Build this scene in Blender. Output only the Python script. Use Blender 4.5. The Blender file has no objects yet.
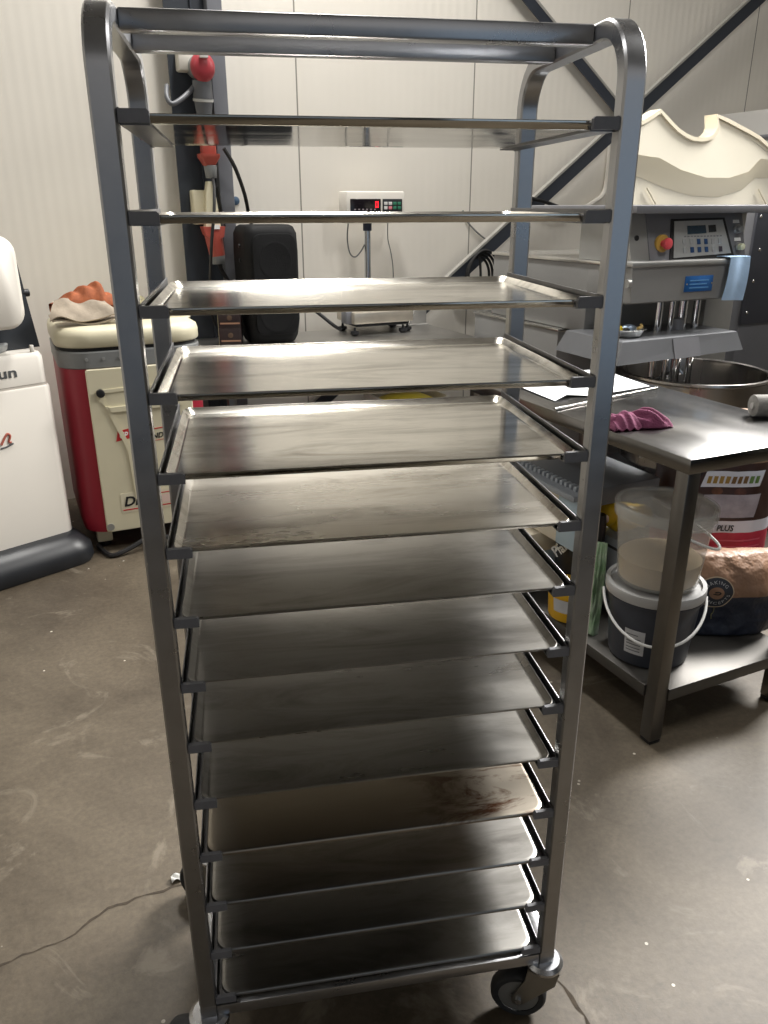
import bpy, bmesh, math, random
from mathutils import Vector, Matrix, Euler, noise as mnoise
random.seed(7)
C = bpy.context.scene.collection
PI = math.pi
def R(a): return math.radians(a)

# ------------------------------------------------------------------ materials
def lin(c):
    return tuple(((v/255)/12.92 if v/255 <= .04045 else ((v/255+.055)/1.055)**2.4) for v in c)
MATS = {}
def mat(name, rgb, rough=.5, metal=0.0, var=0.0, scale=8.0, stretch=(1, 1, 1), bump=0.0, bscale=None,
        rvar=0.0, emit=0.0, trans=0.0, coat=0.0, spec=.5, per_object=False, col2=None, detail=5):
    """procedural principled material: noise mottled colour, roughness and bump"""
    if name in MATS: return MATS[name]
    m = bpy.data.materials.new(name); m.use_nodes = True
    nt = m.node_tree; N = nt.nodes; L = nt.links
    b = N['Principled BSDF']
    c = lin(rgb) + (1,)
    b.inputs['Base Color'].default_value = c
    b.inputs['Roughness'].default_value = rough
    b.inputs['Metallic'].default_value = metal
    b.inputs['Specular IOR Level'].default_value = spec
    b.inputs['Transmission Weight'].default_value = trans
    b.inputs['Coat Weight'].default_value = coat
    if emit:
        b.inputs['Emission Color'].default_value = c; b.inputs['Emission Strength'].default_value = emit
    if var or bump or rvar:
        tc = N.new('ShaderNodeTexCoord'); mp = N.new('ShaderNodeMapping')
        mp.inputs['Scale'].default_value = stretch
        L.new(tc.outputs['Object'], mp.inputs['Vector'])
        if per_object:
            oi = N.new('ShaderNodeObjectInfo'); mu = N.new('ShaderNodeMath'); mu.operation = 'MULTIPLY'
            mu.inputs[1].default_value = 37.0; L.new(oi.outputs['Random'], mu.inputs[0])
            L.new(mu.outputs[0], mp.inputs['Location'])
        n = N.new('ShaderNodeTexNoise'); n.inputs['Scale'].default_value = scale; n.inputs['Detail'].default_value = detail
        n.inputs['Roughness'].default_value = .6
        L.new(mp.outputs[0], n.inputs['Vector'])
        if var:
            cr = N.new('ShaderNodeValToRGB')
            cr.color_ramp.elements[0].position = .3; cr.color_ramp.elements[1].position = .7
            lo = col2 and lin(col2) or tuple(v*(1-var) for v in c[:3])
            hi = c[:3] if col2 else tuple(min(1, v*(1+var*.5)) for v in c[:3])
            cr.color_ramp.elements[0].color = (*lo, 1); cr.color_ramp.elements[1].color = (*hi, 1)
            L.new(n.outputs['Fac'], cr.inputs[0]); L.new(cr.outputs[0], b.inputs['Base Color'])
        if rvar:
            mr = N.new('ShaderNodeMapRange'); mr.inputs[1].default_value = .25; mr.inputs[2].default_value = .75
            mr.inputs[3].default_value = max(.02, rough-rvar); mr.inputs[4].default_value = min(1, rough+rvar)
            L.new(n.outputs['Fac'], mr.inputs[0]); L.new(mr.outputs[0], b.inputs['Roughness'])
        if bump:
            n2 = n
            if bscale:
                n2 = N.new('ShaderNodeTexNoise'); n2.inputs['Scale'].default_value = bscale; n2.inputs['Detail'].default_value = 4
                L.new(mp.outputs[0], n2.inputs['Vector'])
            bp = N.new('ShaderNodeBump'); bp.inputs['Strength'].default_value = bump; bp.inputs['Distance'].default_value = .01
            L.new(n2.outputs['Fac'], bp.inputs['Height']); L.new(bp.outputs[0], b.inputs['Normal'])
    MATS[name] = m
    return m

def band_mat(name, bands, rough=.5, bump=.3, bscale=20):
    """colours in level bands along the object's own height (printed paper sacks)"""
    if name in MATS: return MATS[name]
    m = bpy.data.materials.new(name); m.use_nodes = True
    N = m.node_tree.nodes; L = m.node_tree.links; b = N['Principled BSDF']
    tc = N.new('ShaderNodeTexCoord'); sx = N.new('ShaderNodeSeparateXYZ'); cr = N.new('ShaderNodeValToRGB')
    cr.color_ramp.interpolation = 'CONSTANT'
    els = cr.color_ramp.elements
    els[0].position = 0; els[0].color = (*lin(bands[0][1]), 1)
    els[1].position = bands[1][0]; els[1].color = (*lin(bands[1][1]), 1)
    for p, c in bands[2:]:
        e = els.new(p); e.color = (*lin(c), 1)
    L.new(tc.outputs['Object'], sx.inputs[0]); L.new(sx.outputs['Z'], cr.inputs[0]); L.new(cr.outputs[0], b.inputs['Base Color'])
    n = N.new('ShaderNodeTexNoise'); n.inputs['Scale'].default_value = bscale; n.inputs['Detail'].default_value = 3
    L.new(tc.outputs['Object'], n.inputs['Vector'])
    bp = N.new('ShaderNodeBump'); bp.inputs['Strength'].default_value = bump; bp.inputs['Distance'].default_value = .02
    L.new(n.outputs['Fac'], bp.inputs['Height']); L.new(bp.outputs[0], b.inputs['Normal'])
    b.inputs['Roughness'].default_value = rough
    MATS[name] = m; return m

STEEL   = mat('brushed steel', (176, 172, 168), .26, 1, var=.10, scale=6, stretch=(1, 1, .12), rvar=.06)
FRAME   = mat('rack tube steel', (168, 169, 172), .30, 1, var=.12, scale=14, rvar=.06)
RUNNER  = mat('dark rail steel', (120, 120, 122), .38, 1, var=.15, scale=18)
CAP     = mat('grey plastic stop', (106, 107, 112), .5, var=.15, scale=30)
TABLE   = mat('scratched table steel', (132, 131, 130), .22, 1, var=.16, scale=5, stretch=(1, .25, 1), rvar=.05)
TABLEG  = mat('satin table leg steel', (118, 116, 113), .34, 1, var=.12, scale=8)
def tray_mat(name, rgb, rough, dirt, amount, lo=.46, hi=.70):
    m = mat(name, rgb, rough, 1, var=.10, scale=7, stretch=(.35, 1.6, 1), rvar=.07, per_object=True)
    nt = m.node_tree; N = nt.nodes; L = nt.links; b = N['Principled BSDF']
    mp = next(n for n in N if n.type == 'MAPPING')
    src = b.inputs['Base Color'].links[0].from_socket
    n1 = N.new('ShaderNodeTexNoise'); n1.inputs['Scale'].default_value = 9; n1.inputs['Detail'].default_value = 8; n1.inputs['Roughness'].default_value = .7
    n1.inputs['Distortion'].default_value = 1.2
    L.new(mp.outputs[0], n1.inputs['Vector'])
    mr = N.new('ShaderNodeMapRange'); mr.inputs[1].default_value = lo; mr.inputs[2].default_value = hi; mr.inputs[3].default_value = 0; mr.inputs[4].default_value = amount
    L.new(n1.outputs['Fac'], mr.inputs[0])
    mx = N.new('ShaderNodeMixRGB'); mx.inputs[2].default_value = (*lin(dirt), 1)
    L.new(mr.outputs[0], mx.inputs[0]); L.new(src, mx.inputs[1]); L.new(mx.outputs[0], b.inputs['Base Color'])
    return m
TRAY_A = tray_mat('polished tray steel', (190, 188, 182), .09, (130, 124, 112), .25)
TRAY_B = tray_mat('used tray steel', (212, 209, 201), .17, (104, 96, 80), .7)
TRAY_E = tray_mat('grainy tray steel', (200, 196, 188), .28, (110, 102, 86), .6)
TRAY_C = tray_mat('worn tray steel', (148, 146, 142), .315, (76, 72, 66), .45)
TRAY_D = tray_mat('stained tray steel', (148, 141, 130), .33, (74, 46, 28), 1.0, .50, .60)
ZINC   = mat('zinc plated steel', (196, 198, 202), .25, 1, var=.08, scale=20)
RUBBER = mat('grey wheel rubber', (38, 40, 43), .6, var=.2, scale=30)
HUB    = mat('grey wheel plastic', (104, 104, 102), .5)
BLACKP = mat('black plastic', (22, 23, 26), .45, var=.2, scale=30)
CABLEM = mat('black cable rubber', (24, 24, 25), .5)
GREYCAB= mat('grey cable', (110, 112, 112), .5)
DARKST = mat('dark painted steel', (52, 57, 66), .45, var=.18, scale=4, rvar=.08)
WHITEM = mat('white enamel', (222, 217, 208), .4, var=.03, scale=3)
CREAM  = mat('cream plastic', (214, 207, 180), .45, var=.05, scale=3)
CREAM2 = mat('ivory hopper plastic', (238, 231, 212), .5, var=.05, scale=4)
REDP   = mat('red plastic', (156, 50, 58), .4, var=.08, scale=6)
REDB   = mat('dark red panel', (150, 34, 50), .42, var=.08, scale=5)
ORRED  = mat('orange red plastic', (170, 78, 66), .4, var=.08, scale=12)
GREYP  = mat('grey plastic', (126, 128, 128), .45, var=.1, scale=14)
LGREY  = mat('light grey metal', (168, 168, 166), .4, .6, var=.08, scale=6)
MACH   = mat('grey machine steel', (138, 138, 137), .42, .2, var=.10, scale=3, rvar=.06)
MACHD  = mat('dark machine steel', (128, 129, 134), .42, .25, var=.12, scale=3)
BRIGHT = mat('bright trim steel', (225, 224, 220), .25, 1)
CHROME = mat('chromed rod', (215, 217, 220), .10, 1, var=.03, scale=9)
INK    = mat('black ink', (24, 24, 26), .6)
WHITEI = mat('white print', (232, 232, 230), .6)
REDI   = mat('red print', (186, 40, 44), .6)
PAPER  = mat('white paper', (226, 229, 232), .75, var=.04, scale=10, bump=.15)
LEDRED = mat('red display digit', (255, 40, 60), .4, emit=1.2)
DISPB  = mat('dark display glass', (26, 22, 26), .15, var=.2, scale=30)

# ------------------------------------------------------------------ mesh builder
class MB:
    def __init__(s): s.bm = bmesh.new()
    def _cube(s, M, bev=0, seg=2):
        r = bmesh.ops.create_cube(s.bm, size=1.0, matrix=M)
        if bev:
            es = list({e for v in r['verts'] for e in v.link_edges})
            bmesh.ops.bevel(s.bm, geom=es, offset=bev, segments=seg, profile=.5, affect='EDGES')
    def box(s, x0, x1, y0, y1, z0, z1, bev=0, rot=None, seg=2):
        c = Vector(((x0+x1)/2, (y0+y1)/2, (z0+z1)/2))
        S = Matrix.Diagonal((abs(x1-x0), abs(y1-y0), abs(z1-z0), 1))
        Rm = Euler(rot).to_matrix().to_4x4() if rot else Matrix.Identity(4)
        s._cube(Matrix.Translation(c) @ Rm @ S, bev, seg); return s
    def cyl(s, p, q, r, r2=None, seg=20, bev=0):
        p, q = Vector(p), Vector(q); d = q-p
        M = Matrix.Translation((p+q)/2) @ d.to_track_quat('Z', 'Y').to_matrix().to_4x4()
        rr = bmesh.ops.create_cone(s.bm, cap_ends=True, segments=seg, radius1=r, radius2=r if r2 is None else r2, depth=d.length, matrix=M)
        if bev:
            es = [e for e in {e for v in rr['verts'] for e in v.link_edges} if any(len(f.verts) > 4 for f in e.link_faces)]
            bmesh.ops.bevel(s.bm, geom=es, offset=bev, segments=2, profile=.5, affect='EDGES')
        return s
    def ball(s, c, r, sc=(1, 1, 1), rot=None, sub=3):
        Rm = Euler(rot).to_matrix().to_4x4() if rot else Matrix.Identity(4)
        bmesh.ops.create_icosphere(s.bm, subdivisions=sub, radius=r, matrix=Matrix.Translation(c) @ Rm @ Matrix.Diagonal((*sc, 1))); return s
    def loft(s, rings, cap0=True, cap1=True, closed=True):
        vs = [[s.bm.verts.new(p) for p in r] for r in rings]
        n = len(vs[0])
        for a, b in zip(vs, vs[1:]):
            for i in range(n if closed else n-1):
                j = (i+1) % n
                s.bm.faces.new((a[i], a[j], b[j], b[i]))
        if cap0: s.bm.faces.new(vs[0][::-1])
        if cap1: s.bm.faces.new(vs[-1])
        return s
    def tube(s, pts, r, seg=8, smooth=4):
        P = [Vector(p) for p in pts]
        if smooth and len(P) > 2:
            Q = []
            for i in range(len(P)-1):
                p0, p1, p2, p3 = P[max(i-1, 0)], P[i], P[i+1], P[min(i+2, len(P)-1)]
                for k in range(smooth):
                    t = k/smooth
                    Q.append(.5*((2*p1)+(p2-p0)*t+(2*p0-5*p1+4*p2-p3)*t*t+(3*p1-p0-3*p2+p3)*t**3))
            Q.append(P[-1]); P = Q
        nrm = None; rings = []
        for i, p in enumerate(P):
            t = (P[min(i+1, len(P)-1)]-P[max(i-1, 0)]).normalized()
            if nrm is None: nrm = t.orthogonal().normalized()
            nrm = (nrm-t*nrm.dot(t)).normalized(); b = t.cross(nrm)
            rings.append([p+(nrm*math.cos(2*PI*k/seg)+b*math.sin(2*PI*k/seg))*r for k in range(seg)])
        return s.loft(rings)
    def sweep(s, pts, sec, bino):
        """planar path with a fixed binormal; sec = list of (along binormal, along normal)"""
        P = [Vector(p) for p in pts]; B = Vector(bino); rings = []
        for i, p in enumerate(P):
            t = (P[min(i+1, len(P)-1)]-P[max(i-1, 0)]).normalized(); n = B.cross(t)
            rings.append([p+B*a+n*c for a, c in sec])
        return s.loft(rings)
    def lathe(s, prof, c=(0, 0, 0), seg=40, cap0=True, cap1=True, sx=1, sy=1):
        return s.loft([[Vector((c[0]+r*math.cos(2*PI*k/seg)*sx, c[1]+r*math.sin(2*PI*k/seg)*sy, c[2]+z)) for k in range(seg)] for r, z in prof], cap0, cap1)
    def prism(s, poly, fn0, fn1):
        """outline extruded between two placements fn(a,b)->xyz"""
        return s.loft([[Vector(fn0(a, b)) for a, b in poly], [Vector(fn1(a, b)) for a, b in poly]])
    def grid(s, fn, nu, nv, thick=0):
        V = [[s.bm.verts.new(fn(i/nu, j/nv)) for j in range(nv+1)] for i in range(nu+1)]
        fs = [s.bm.faces.new((V[i][j], V[i+1][j], V[i+1][j+1], V[i][j+1])) for i in range(nu) for j in range(nv)]
        if thick:
            bmesh.ops.recalc_face_normals(s.bm, faces=fs)
            bmesh.ops.solidify(s.bm, geom=fs, thickness=thick)
        return s
    def build(s, name, m, parent=None, loc=None, rotz=None, ang=40, kind=None):
        bmesh.ops.recalc_face_normals(s.bm, faces=s.bm.faces[:])
        for f in s.bm.faces: f.smooth = True
        for e in s.bm.edges:
            e.smooth = not (len(e.link_faces) == 2 and e.calc_face_angle(0) > R(ang))
        me = bpy.data.meshes.new(name); s.bm.to_mesh(me); s.bm.free()
        o = bpy.data.objects.new(name, me); C.objects.link(o); me.materials.append(m)
        if parent: o.parent = parent
        if loc: o.location = loc
        if rotz is not None: o.rotation_euler = (0, 0, rotz)
        if kind: o['kind'] = kind
        return o

def tag(o, label, cat, group=None):
    o['label'] = label; o['category'] = cat
    if group: o['group'] = group
    return o
def thing(name, label, cat, loc=(0, 0, 0), rotz=0, group=None):
    o = bpy.data.objects.new(name, None); C.objects.link(o)
    o.empty_display_size = .05
    o.location = loc; o.rotation_euler = (0, 0, rotz)
    return tag(o, label, cat, group)
def lab(o, s): o['label'] = s; return o

def text_part(name, body, size, fn, m, parent, shear=0, bold=0, sx=1, align='LEFT', thick=.0006, space=1):
    """lettering turned to mesh; fn maps the flat (x, y, out) to the surface it is printed on"""
    cu = bpy.data.curves.new(name, 'FONT'); cu.body = body; cu.size = size; cu.shear = shear; cu.offset = bold
    cu.align_x = align; cu.extrude = thick/2; cu.resolution_u = 3; cu.space_character = space
    t = bpy.data.objects.new(name+'_c', cu); C.objects.link(t)
    dg = bpy.context.evaluated_depsgraph_get()
    me = bpy.data.meshes.new_from_object(t.evaluated_get(dg))
    bpy.data.objects.remove(t); bpy.data.curves.remove(cu)
    for v in me.vertices: v.co = Vector(fn(v.co.x*sx, v.co.y, v.co.z+thick/2))
    me.materials.clear(); me.materials.append(m); me.name = name
    o = bpy.data.objects.new(name, me); C.objects.link(o)
    if parent: o.parent = parent
    return o

def rrect(w, d, r, n=5, cx=0, cy=0):
    pts = []
    for sx, sy, a0 in ((1, 1, 0), (-1, 1, 90), (-1, -1, 180), (1, -1, 270)):
        for k in range(n+1):
            a = R(a0+90*k/n)
            pts.append((cx+sx*(w/2-r)+r*math.cos(a), cy+sy*(d/2-r)+r*math.sin(a)))
    return pts

# ================================================================== THE ROOM
# world axes: x along the back wall to the right, y towards the back wall, the photographer stands at x=y=0
WY = 4.5
XL, XR, YB, ZC = -3.2, 6.6, -3.6, 4.6

def wall_material():
    m = bpy.data.materials.new('ribbed sandwich panel'); m.use_nodes = True
    N = m.node_tree.nodes; L = m.node_tree.links; b = N['Principled BSDF']
    tc = N.new('ShaderNodeTexCoord'); sp = N.new('ShaderNodeSeparateXYZ'); L.new(tc.outputs['Object'], sp.inputs[0])
    def math_(op, a, v2=None, v3=None):
        n = N.new('ShaderNodeMath'); n.operation = op
        for i, v in enumerate((a, v2, v3)):
            if v is None: continue
            if isinstance(v, (int, float)): n.inputs[i].default_value = v
            else: L.new(v, n.inputs[i])
        return n.outputs[0]
    X = sp.outputs['X']
    seam = math_('LESS_THAN', math_('ABSOLUTE', math_('SUBTRACT', math_('FLOORED_MODULO', math_('ADD', X, 1.1*10-1.597+.55), 1.1), .55)), .004)
    seam = math_('MULTIPLY', seam, math_('GREATER_THAN', X, 1.0))
    rib = math_('SINE', math_('MULTIPLY', X, 2*PI/.052))
    nz = N.new('ShaderNodeTexNoise'); nz.inputs['Scale'].default_value = 1.4; nz.inputs['Detail'].default_value = 4
    L.new(tc.outputs['Object'], nz.inputs['Vector'])
    cr = N.new('ShaderNodeValToRGB')
    cr.color_ramp.elements[0].position = .3; cr.color_ramp.elements[1].position = .75
    cr.color_ramp.elements[0].color = (*lin((226, 221, 211)), 1); cr.color_ramp.elements[1].color = (*lin((234, 229, 219)), 1)
    L.new(nz.outputs['Fac'], cr.inputs[0])
    mx = N.new('ShaderNodeMixRGB'); mx.inputs[2].default_value = (*lin((140, 136, 128)), 1)
    L.new(seam, mx.inputs[0]); L.new(cr.outputs[0], mx.inputs[1]); L.new(mx.outputs[0], b.inputs['Base Color'])
    bp = N.new('ShaderNodeBump'); bp.inputs['Strength'].default_value = .07; bp.inputs['Distance'].default_value = .003
    L.new(rib, bp.inputs['Height']); L.new(bp.outputs[0], b.inputs['Normal'])
    b.inputs['Roughness'].default_value = .5
    return m
WALLM = wall_material()

def floor_material():
    m = bpy.data.materials.new('worn concrete floor'); m.use_nodes = True
    N = m.node_tree.nodes; L = m.node_tree.links; b = N['Principled BSDF']
    tc = N.new('ShaderNodeTexCoord')
    def noise(sc, det=6, rough=.6, dist=0):
        n = N.new('ShaderNodeTexNoise'); n.inputs['Scale'].default_value = sc; n.inputs['Detail'].default_value = det
        n.inputs['Roughness'].default_value = rough; n.inputs['Distortion'].default_value = dist
        L.new(tc.outputs['Object'], n.inputs['Vector']); return n.outputs['Fac']
    def ramp(f, p0, c0, p1, c1):
        r = N.new('ShaderNodeValToRGB'); r.color_ramp.elements[0].position = p0; r.color_ramp.elements[1].position = p1
        r.color_ramp.elements[0].color = (*c0, 1); r.color_ramp.elements[1].color = (*c1, 1); L.new(f, r.inputs[0]); return r.outputs[0]
    def mix(f, a, c, mode='MIX'):
        x = N.new('ShaderNodeMixRGB'); x.blend_type = mode
        if isinstance(f, float): x.inputs[0].default_value = f
        else: L.new(f, x.inputs[0])
        L.new(a, x.inputs[1])
        if isinstance(c, tuple): x.inputs[2].default_value = (*c, 1)
        else: L.new(c, x.inputs[2])
        return x.outputs[0]
    big = ramp(noise(1.7, 7, .65, .6), .3, lin((64, 55, 43)), .70, lin((104, 94, 79)))
    fine = ramp(noise(60, 5, .7), .3, (.72, .72, .72), .7, (1.12, 1.12, 1.12))
    col = mix(1.0, big, fine, 'MULTIPLY')
    worn = ramp(noise(3.1, 8, .65, 1.5), .58, (0, 0, 0), .66, (1, 1, 1))
    col = mix(mix(1.0, worn, (.55, .55, .55), 'MULTIPLY'), col, lin((126, 117, 103)))
    dark = ramp(noise(5.3, 6, .6, 1.0), .64, (0, 0, 0), .78, (1, 1, 1))
    col = mix(mix(1.0, dark, (.6, .6, .6), 'MULTIPLY'), col, lin((58, 49, 38)))
    vo = N.new('ShaderNodeTexVoronoi'); vo.inputs['Scale'].default_value = 13; vo.inputs['Randomness'].default_value = 1
    L.new(tc.outputs['Object'], vo.inputs['Vector'])
    lt = N.new('ShaderNodeMath'); lt.operation = 'LESS_THAN'; lt.inputs[1].default_value = .055; L.new(vo.outputs['Distance'], lt.inputs[0])
    gate = ramp(noise(2.3, 2), .47, (0, 0, 0), .52, (1, 1, 1))
    fl = N.new('ShaderNodeMath'); fl.operation = 'MULTIPLY'; L.new(lt.outputs[0], fl.inputs[0]); L.new(gate, fl.inputs[1])
    col = mix(fl.outputs[0], col, lin((188, 182, 170)))
    L.new(col, b.inputs['Base Color'])
    b.inputs['Roughness'].default_value = .55
    bp = N.new('ShaderNodeBump'); bp.inputs['Strength'].default_value = .25; bp.inputs['Distance'].default_value = .004
    L.new(noise(40, 6), bp.inputs['Height']); L.new(bp.outputs[0], b.inputs['Normal'])
    return m

MB().box(XL, XR, YB, WY, -.08, 0).build('floor', floor_material(), kind='structure')
MB().box(XL, XR, WY, WY+.1, 0, ZC).build('wall_back', WALLM, kind='structure')
PLAST = mat('plain wall paint', (176, 172, 164), .7, var=.06, scale=2)
MB().box(XL-.1, XL, YB, WY, 0, ZC).build('wall_left', PLAST, kind='structure')
MB().box(XR, XR+.1, YB, WY, 0, ZC).build('wall_right', PLAST, kind='structure')
DIM = mat('dim grey wall paint', (52, 52, 54), .8, var=.06, scale=2)
MB().box(XL, XR, YB-.1, YB, 0, ZC).build('wall_front', DIM, kind='structure')
MB().box(XL, XR, YB, WY, ZC, ZC+.1).build('ceiling', mat('ceiling sheet', (150, 148, 144), .7, var=.05, scale=2), kind='structure')

def crack(pts, w, seed):
    rnd = random.Random(seed); mb = MB(); P = []
    for (a, b) in zip(pts, pts[1:]):
        a, b = Vector((*a, 0)), Vector((*b, 0)); n = max(2, int((b-a).length/.02))
        for k in range(n):
            p = a.lerp(b, k/n); d = (b-a).normalized(); q = Vector((-d.y, d.x, 0))
            P.append((p+q*rnd.uniform(-.004, .004), q))
    r = []
    for p, q in P:
        h = w*rnd.uniform(.2, 1.3)
        r.append([p+q*h+Vector((0, 0, .0006)), p-q*h+Vector((0, 0, .0006))])
    mb.loft(r, False, False, closed=False)
    return mb.build('floor_crack', mat('dirt filled crack', (62, 53, 42), .9, var=.5, scale=40), kind='structure')
def rk(x, y):      # trolley axes -> room
    c, s = math.cos(R(15.3)), math.sin(R(15.3))
    return (.4458+c*x+s*y, .9563-s*x+c*y)
crack([rk(-.95, .27), rk(-.788, .319), rk(-.66, .36), rk(-.58, .43), rk(-.50, .455), rk(-.414, .472), rk(-.30, .50)], .0032, 3)
crack([rk(.372, .10), rk(.392, .06), rk(.402, .01), rk(.415, -.026), rk(.44, -.12), rk(.47, -.25)], .0042, 5)

# steel column and wall bracing
col = thing('steel_column', 'dark slate steel column standing against the panel wall behind the trolley, left of the scale', 'column', (0, 0, 0))
col.name = 'steel_column'
MB().box(.905, 1.10, 4.40, 4.41, 0, ZC).build('web', mat('shaded slate plate', (44, 49, 56), .5, var=.15, scale=4), col)  # dark plate colour holds the shade of the column's recess
MB().box(1.03, 1.036, 4.385, 4.40, 0, ZC, .001).build('rib', DARKST, col)
MB().box(1.10, 1.175, 4.34, 4.49, 0, ZC, .006).build('box_section', mat('lit grey column steel', (112, 114, 120), .45, var=.1, scale=4), col)  # paler grey paints the lit front of the column

def brace(p, q, w, y, label):
    (x0, z0), (x1, z1) = p, q
    d = Vector((x1-x0, 0, z1-z0)).normalized(); n = Vector((-d.z, 0, d.x))
    if n.z < 0: n = -n
    t = thing('diagonal_brace', label, 'steel brace', (0, 0, 0))
    a, b = Vector((x0, 0, z0)), Vector((x1, 0, z1))
    def bar(o0, o1, y0, y1, name):
        MB().loft([[a+n*o0+Vector((0, y0, 0)), a+n*o1+Vector((0, y0, 0)), a+n*o1+Vector((0, y1, 0)), a+n*o0+Vector((0, y1, 0))],
                   [b+n*o0+Vector((0, y0, 0)), b+n*o1+Vector((0, y0, 0)), b+n*o1+Vector((0, y1, 0)), b+n*o0+Vector((0, y1, 0))]]).build(name, mat('lit brace edge', (176, 174, 168), .45, .3, var=.1, scale=10) if name == 'top_flange' else DARKST, t)
    bar(-w/2, w/2, y, y+.008, 'face_plate')
    bar(w/2-.003, w/2+.010, y-.004, y+.034, 'top_flange')  # paler flange colour paints the light caught along the brace's top edge
    return t
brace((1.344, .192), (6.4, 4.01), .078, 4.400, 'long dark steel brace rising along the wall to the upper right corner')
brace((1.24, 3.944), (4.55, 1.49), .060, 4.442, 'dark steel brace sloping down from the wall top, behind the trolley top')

LED = mat('pale grey cladding', (186, 184, 180), .5, var=.03, scale=3)
cab = thing('tall_grey_cabinet', 'pale grey flat sided cabinet at the right edge, behind the ivory hopper guard', 'cabinet', (0, 0, 0))
MB().box(4.6, 6.0, 3.15, 4.47, .06, 2.10, .006).build('body', LED, cab)
MB().box(4.58, 6.0, 3.13, 4.47, 1.93, 1.95, .003).build('ledge', MACHD, cab)
MB().box(4.64, 5.96, 3.2, 4.45, 0, .06).build('plinth', BLACKP, cab)

# ================================================================== TRAY TROLLEY (own axes, turned 15.3 deg)
RZ = R(-15.3); RO = (.4458, .9563, 0)
LEV = [1.63-.1103*k for k in range(14)]
rack = thing('tray_trolley', 'tall stainless steel bakery trolley on castors holding fourteen baking trays', 'trolley', RO, RZ)
W0, W1 = .3065, .3365
def hoop(s):
    pts = []; r = .07; zt = 1.7445; yb0, yb1 = .0125, .4025
    pts.append((0, yb0, .185))
    for k in range(11):
        a = PI-k*PI/2/10; pts.append((0, yb0+r+r*math.cos(a), zt-r+r*math.sin(a)))
    for k in range(11):
        a = PI/2-k*PI/2/10; pts.append((0, yb1-r+r*math.cos(a), zt-r+r*math.sin(a)))
    pts.append((0, yb1, .185))
    g, h, c = .015, .0125, .003
    sec = [(g-c, h), (g, h-c), (g, -h+c), (g-c, -h), (-g+c, -h), (-g, -h+c), (-g, h-c), (-g+c, h)]
    mb = MB(); mb.sweep(pts, sec, (1, 0, 0))
    o = mb.build('hoop_post', FRAME, rack); o.location = (s*(W0+W1)/2, 0, 0)
    return o
for s in (-1, 1): hoop(s)
for y in (.105, .245):
    MB().box(-W0, W0, y, y+.025, 1.731, 1.756, .003).build('top_rail', FRAME, rack)
for y in (.0, .39):
    MB().box(-W0, W0, y+.001, y+.025, .156, .182, .003).build('bottom_rail', FRAME, rack)
for s in (-1, 1):
    MB().box(s*W0, s*W1, 0, .415, .156, .185, .003).build('bottom_side_rail', FRAME, rack)
for k, z in enumerate(LEV):
    for s in (-1, 1):
        r = MB()
        r.box(s*.3042, s*.3065, .004, .412, z-.011, z+.007, .0005)
        r.box(s*.272, s*.3042, .012, .39, z-.0112, z-.0092)
        ro = r.build('runner', RUNNER, rack)
        e = MB()
        poly = [(.3062, -.0095), (.3062, .0055), (.274, .0055), (.271, .0025), (.271, -.0095)]
        e.prism([(s*a, b) for a, b in poly], lambda a, b: (a, .001, z+b), lambda a, b: (a, .0085, z+b))
        eo = e.build('end_stop', CAP, ro)
# castors
def caster(x, y, ang, front):
    c = bpy.data.objects.new('caster', None); C.objects.link(c); c.parent = rack; c.location = (x, y, 0); c.rotation_euler = (0, 0, ang)
    MB().lathe([(.012, .158), (.030, .158), (.037, .152), (.037, .146), (.031, .140), (.012, .139)], seg=32).build('swivel_plate', ZINC, c)
    MB().cyl((0, 0, .150), (0, 0, .168), .011).build('stem', ZINC, c)
    f = MB()
    for s in (-1, 1):
        poly = [(-.030, .142), (.030, .142), (.034, .112), (.058, .060), (.057, .048), (.046, .040), (.034, .046), (-.024, .108)]
        y0, y1 = (s*.0185, s*.0215)
        f.prism(poly, lambda a, b: (a, y0, b), lambda a, b: (a, y1, b))
    f.box(-.030, .030, -.0215, .0215, .1375, .1415)
    f.build('fork', ZINC if False else mat('fork steel', (150, 150, 148), .35, 1, var=.1, scale=20), c)
    w = MB()
    ring = []
    for rr, yy in ((.040, -.014), (.050, -.0155), (.0545, -.010), (.056, 0), (.0545, .010), (.050, .0155), (.040, .014)):
        ring.append([Vector((.044+rr*math.cos(2*PI*k/36), yy, .056+rr*math.sin(2*PI*k/36))) for k in range(36)])
    w.loft(ring, False, False); wo = w.build('wheel', RUBBER, c)
    h = MB().cyl((.044, -.0135, .056), (.044, .0135, .056), .0405, seg=36, bev=.003)
    h.cyl((.044, -.018, .056), (.044, .018, .056), .016)
    h.build('hub', HUB, wo)
    MB().cyl((.044, -.026, .056), (.044, .026, .056), .0065, seg=10).build('axle_bolt', ZINC, c)
for (x, y, a) in ((.3215, .0135, R(160)), (-.3215, .0135, R(150)), (-.3215, .400, R(150)), (.3215, .400, R(190))):
    caster(x, y, a, True)

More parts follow.
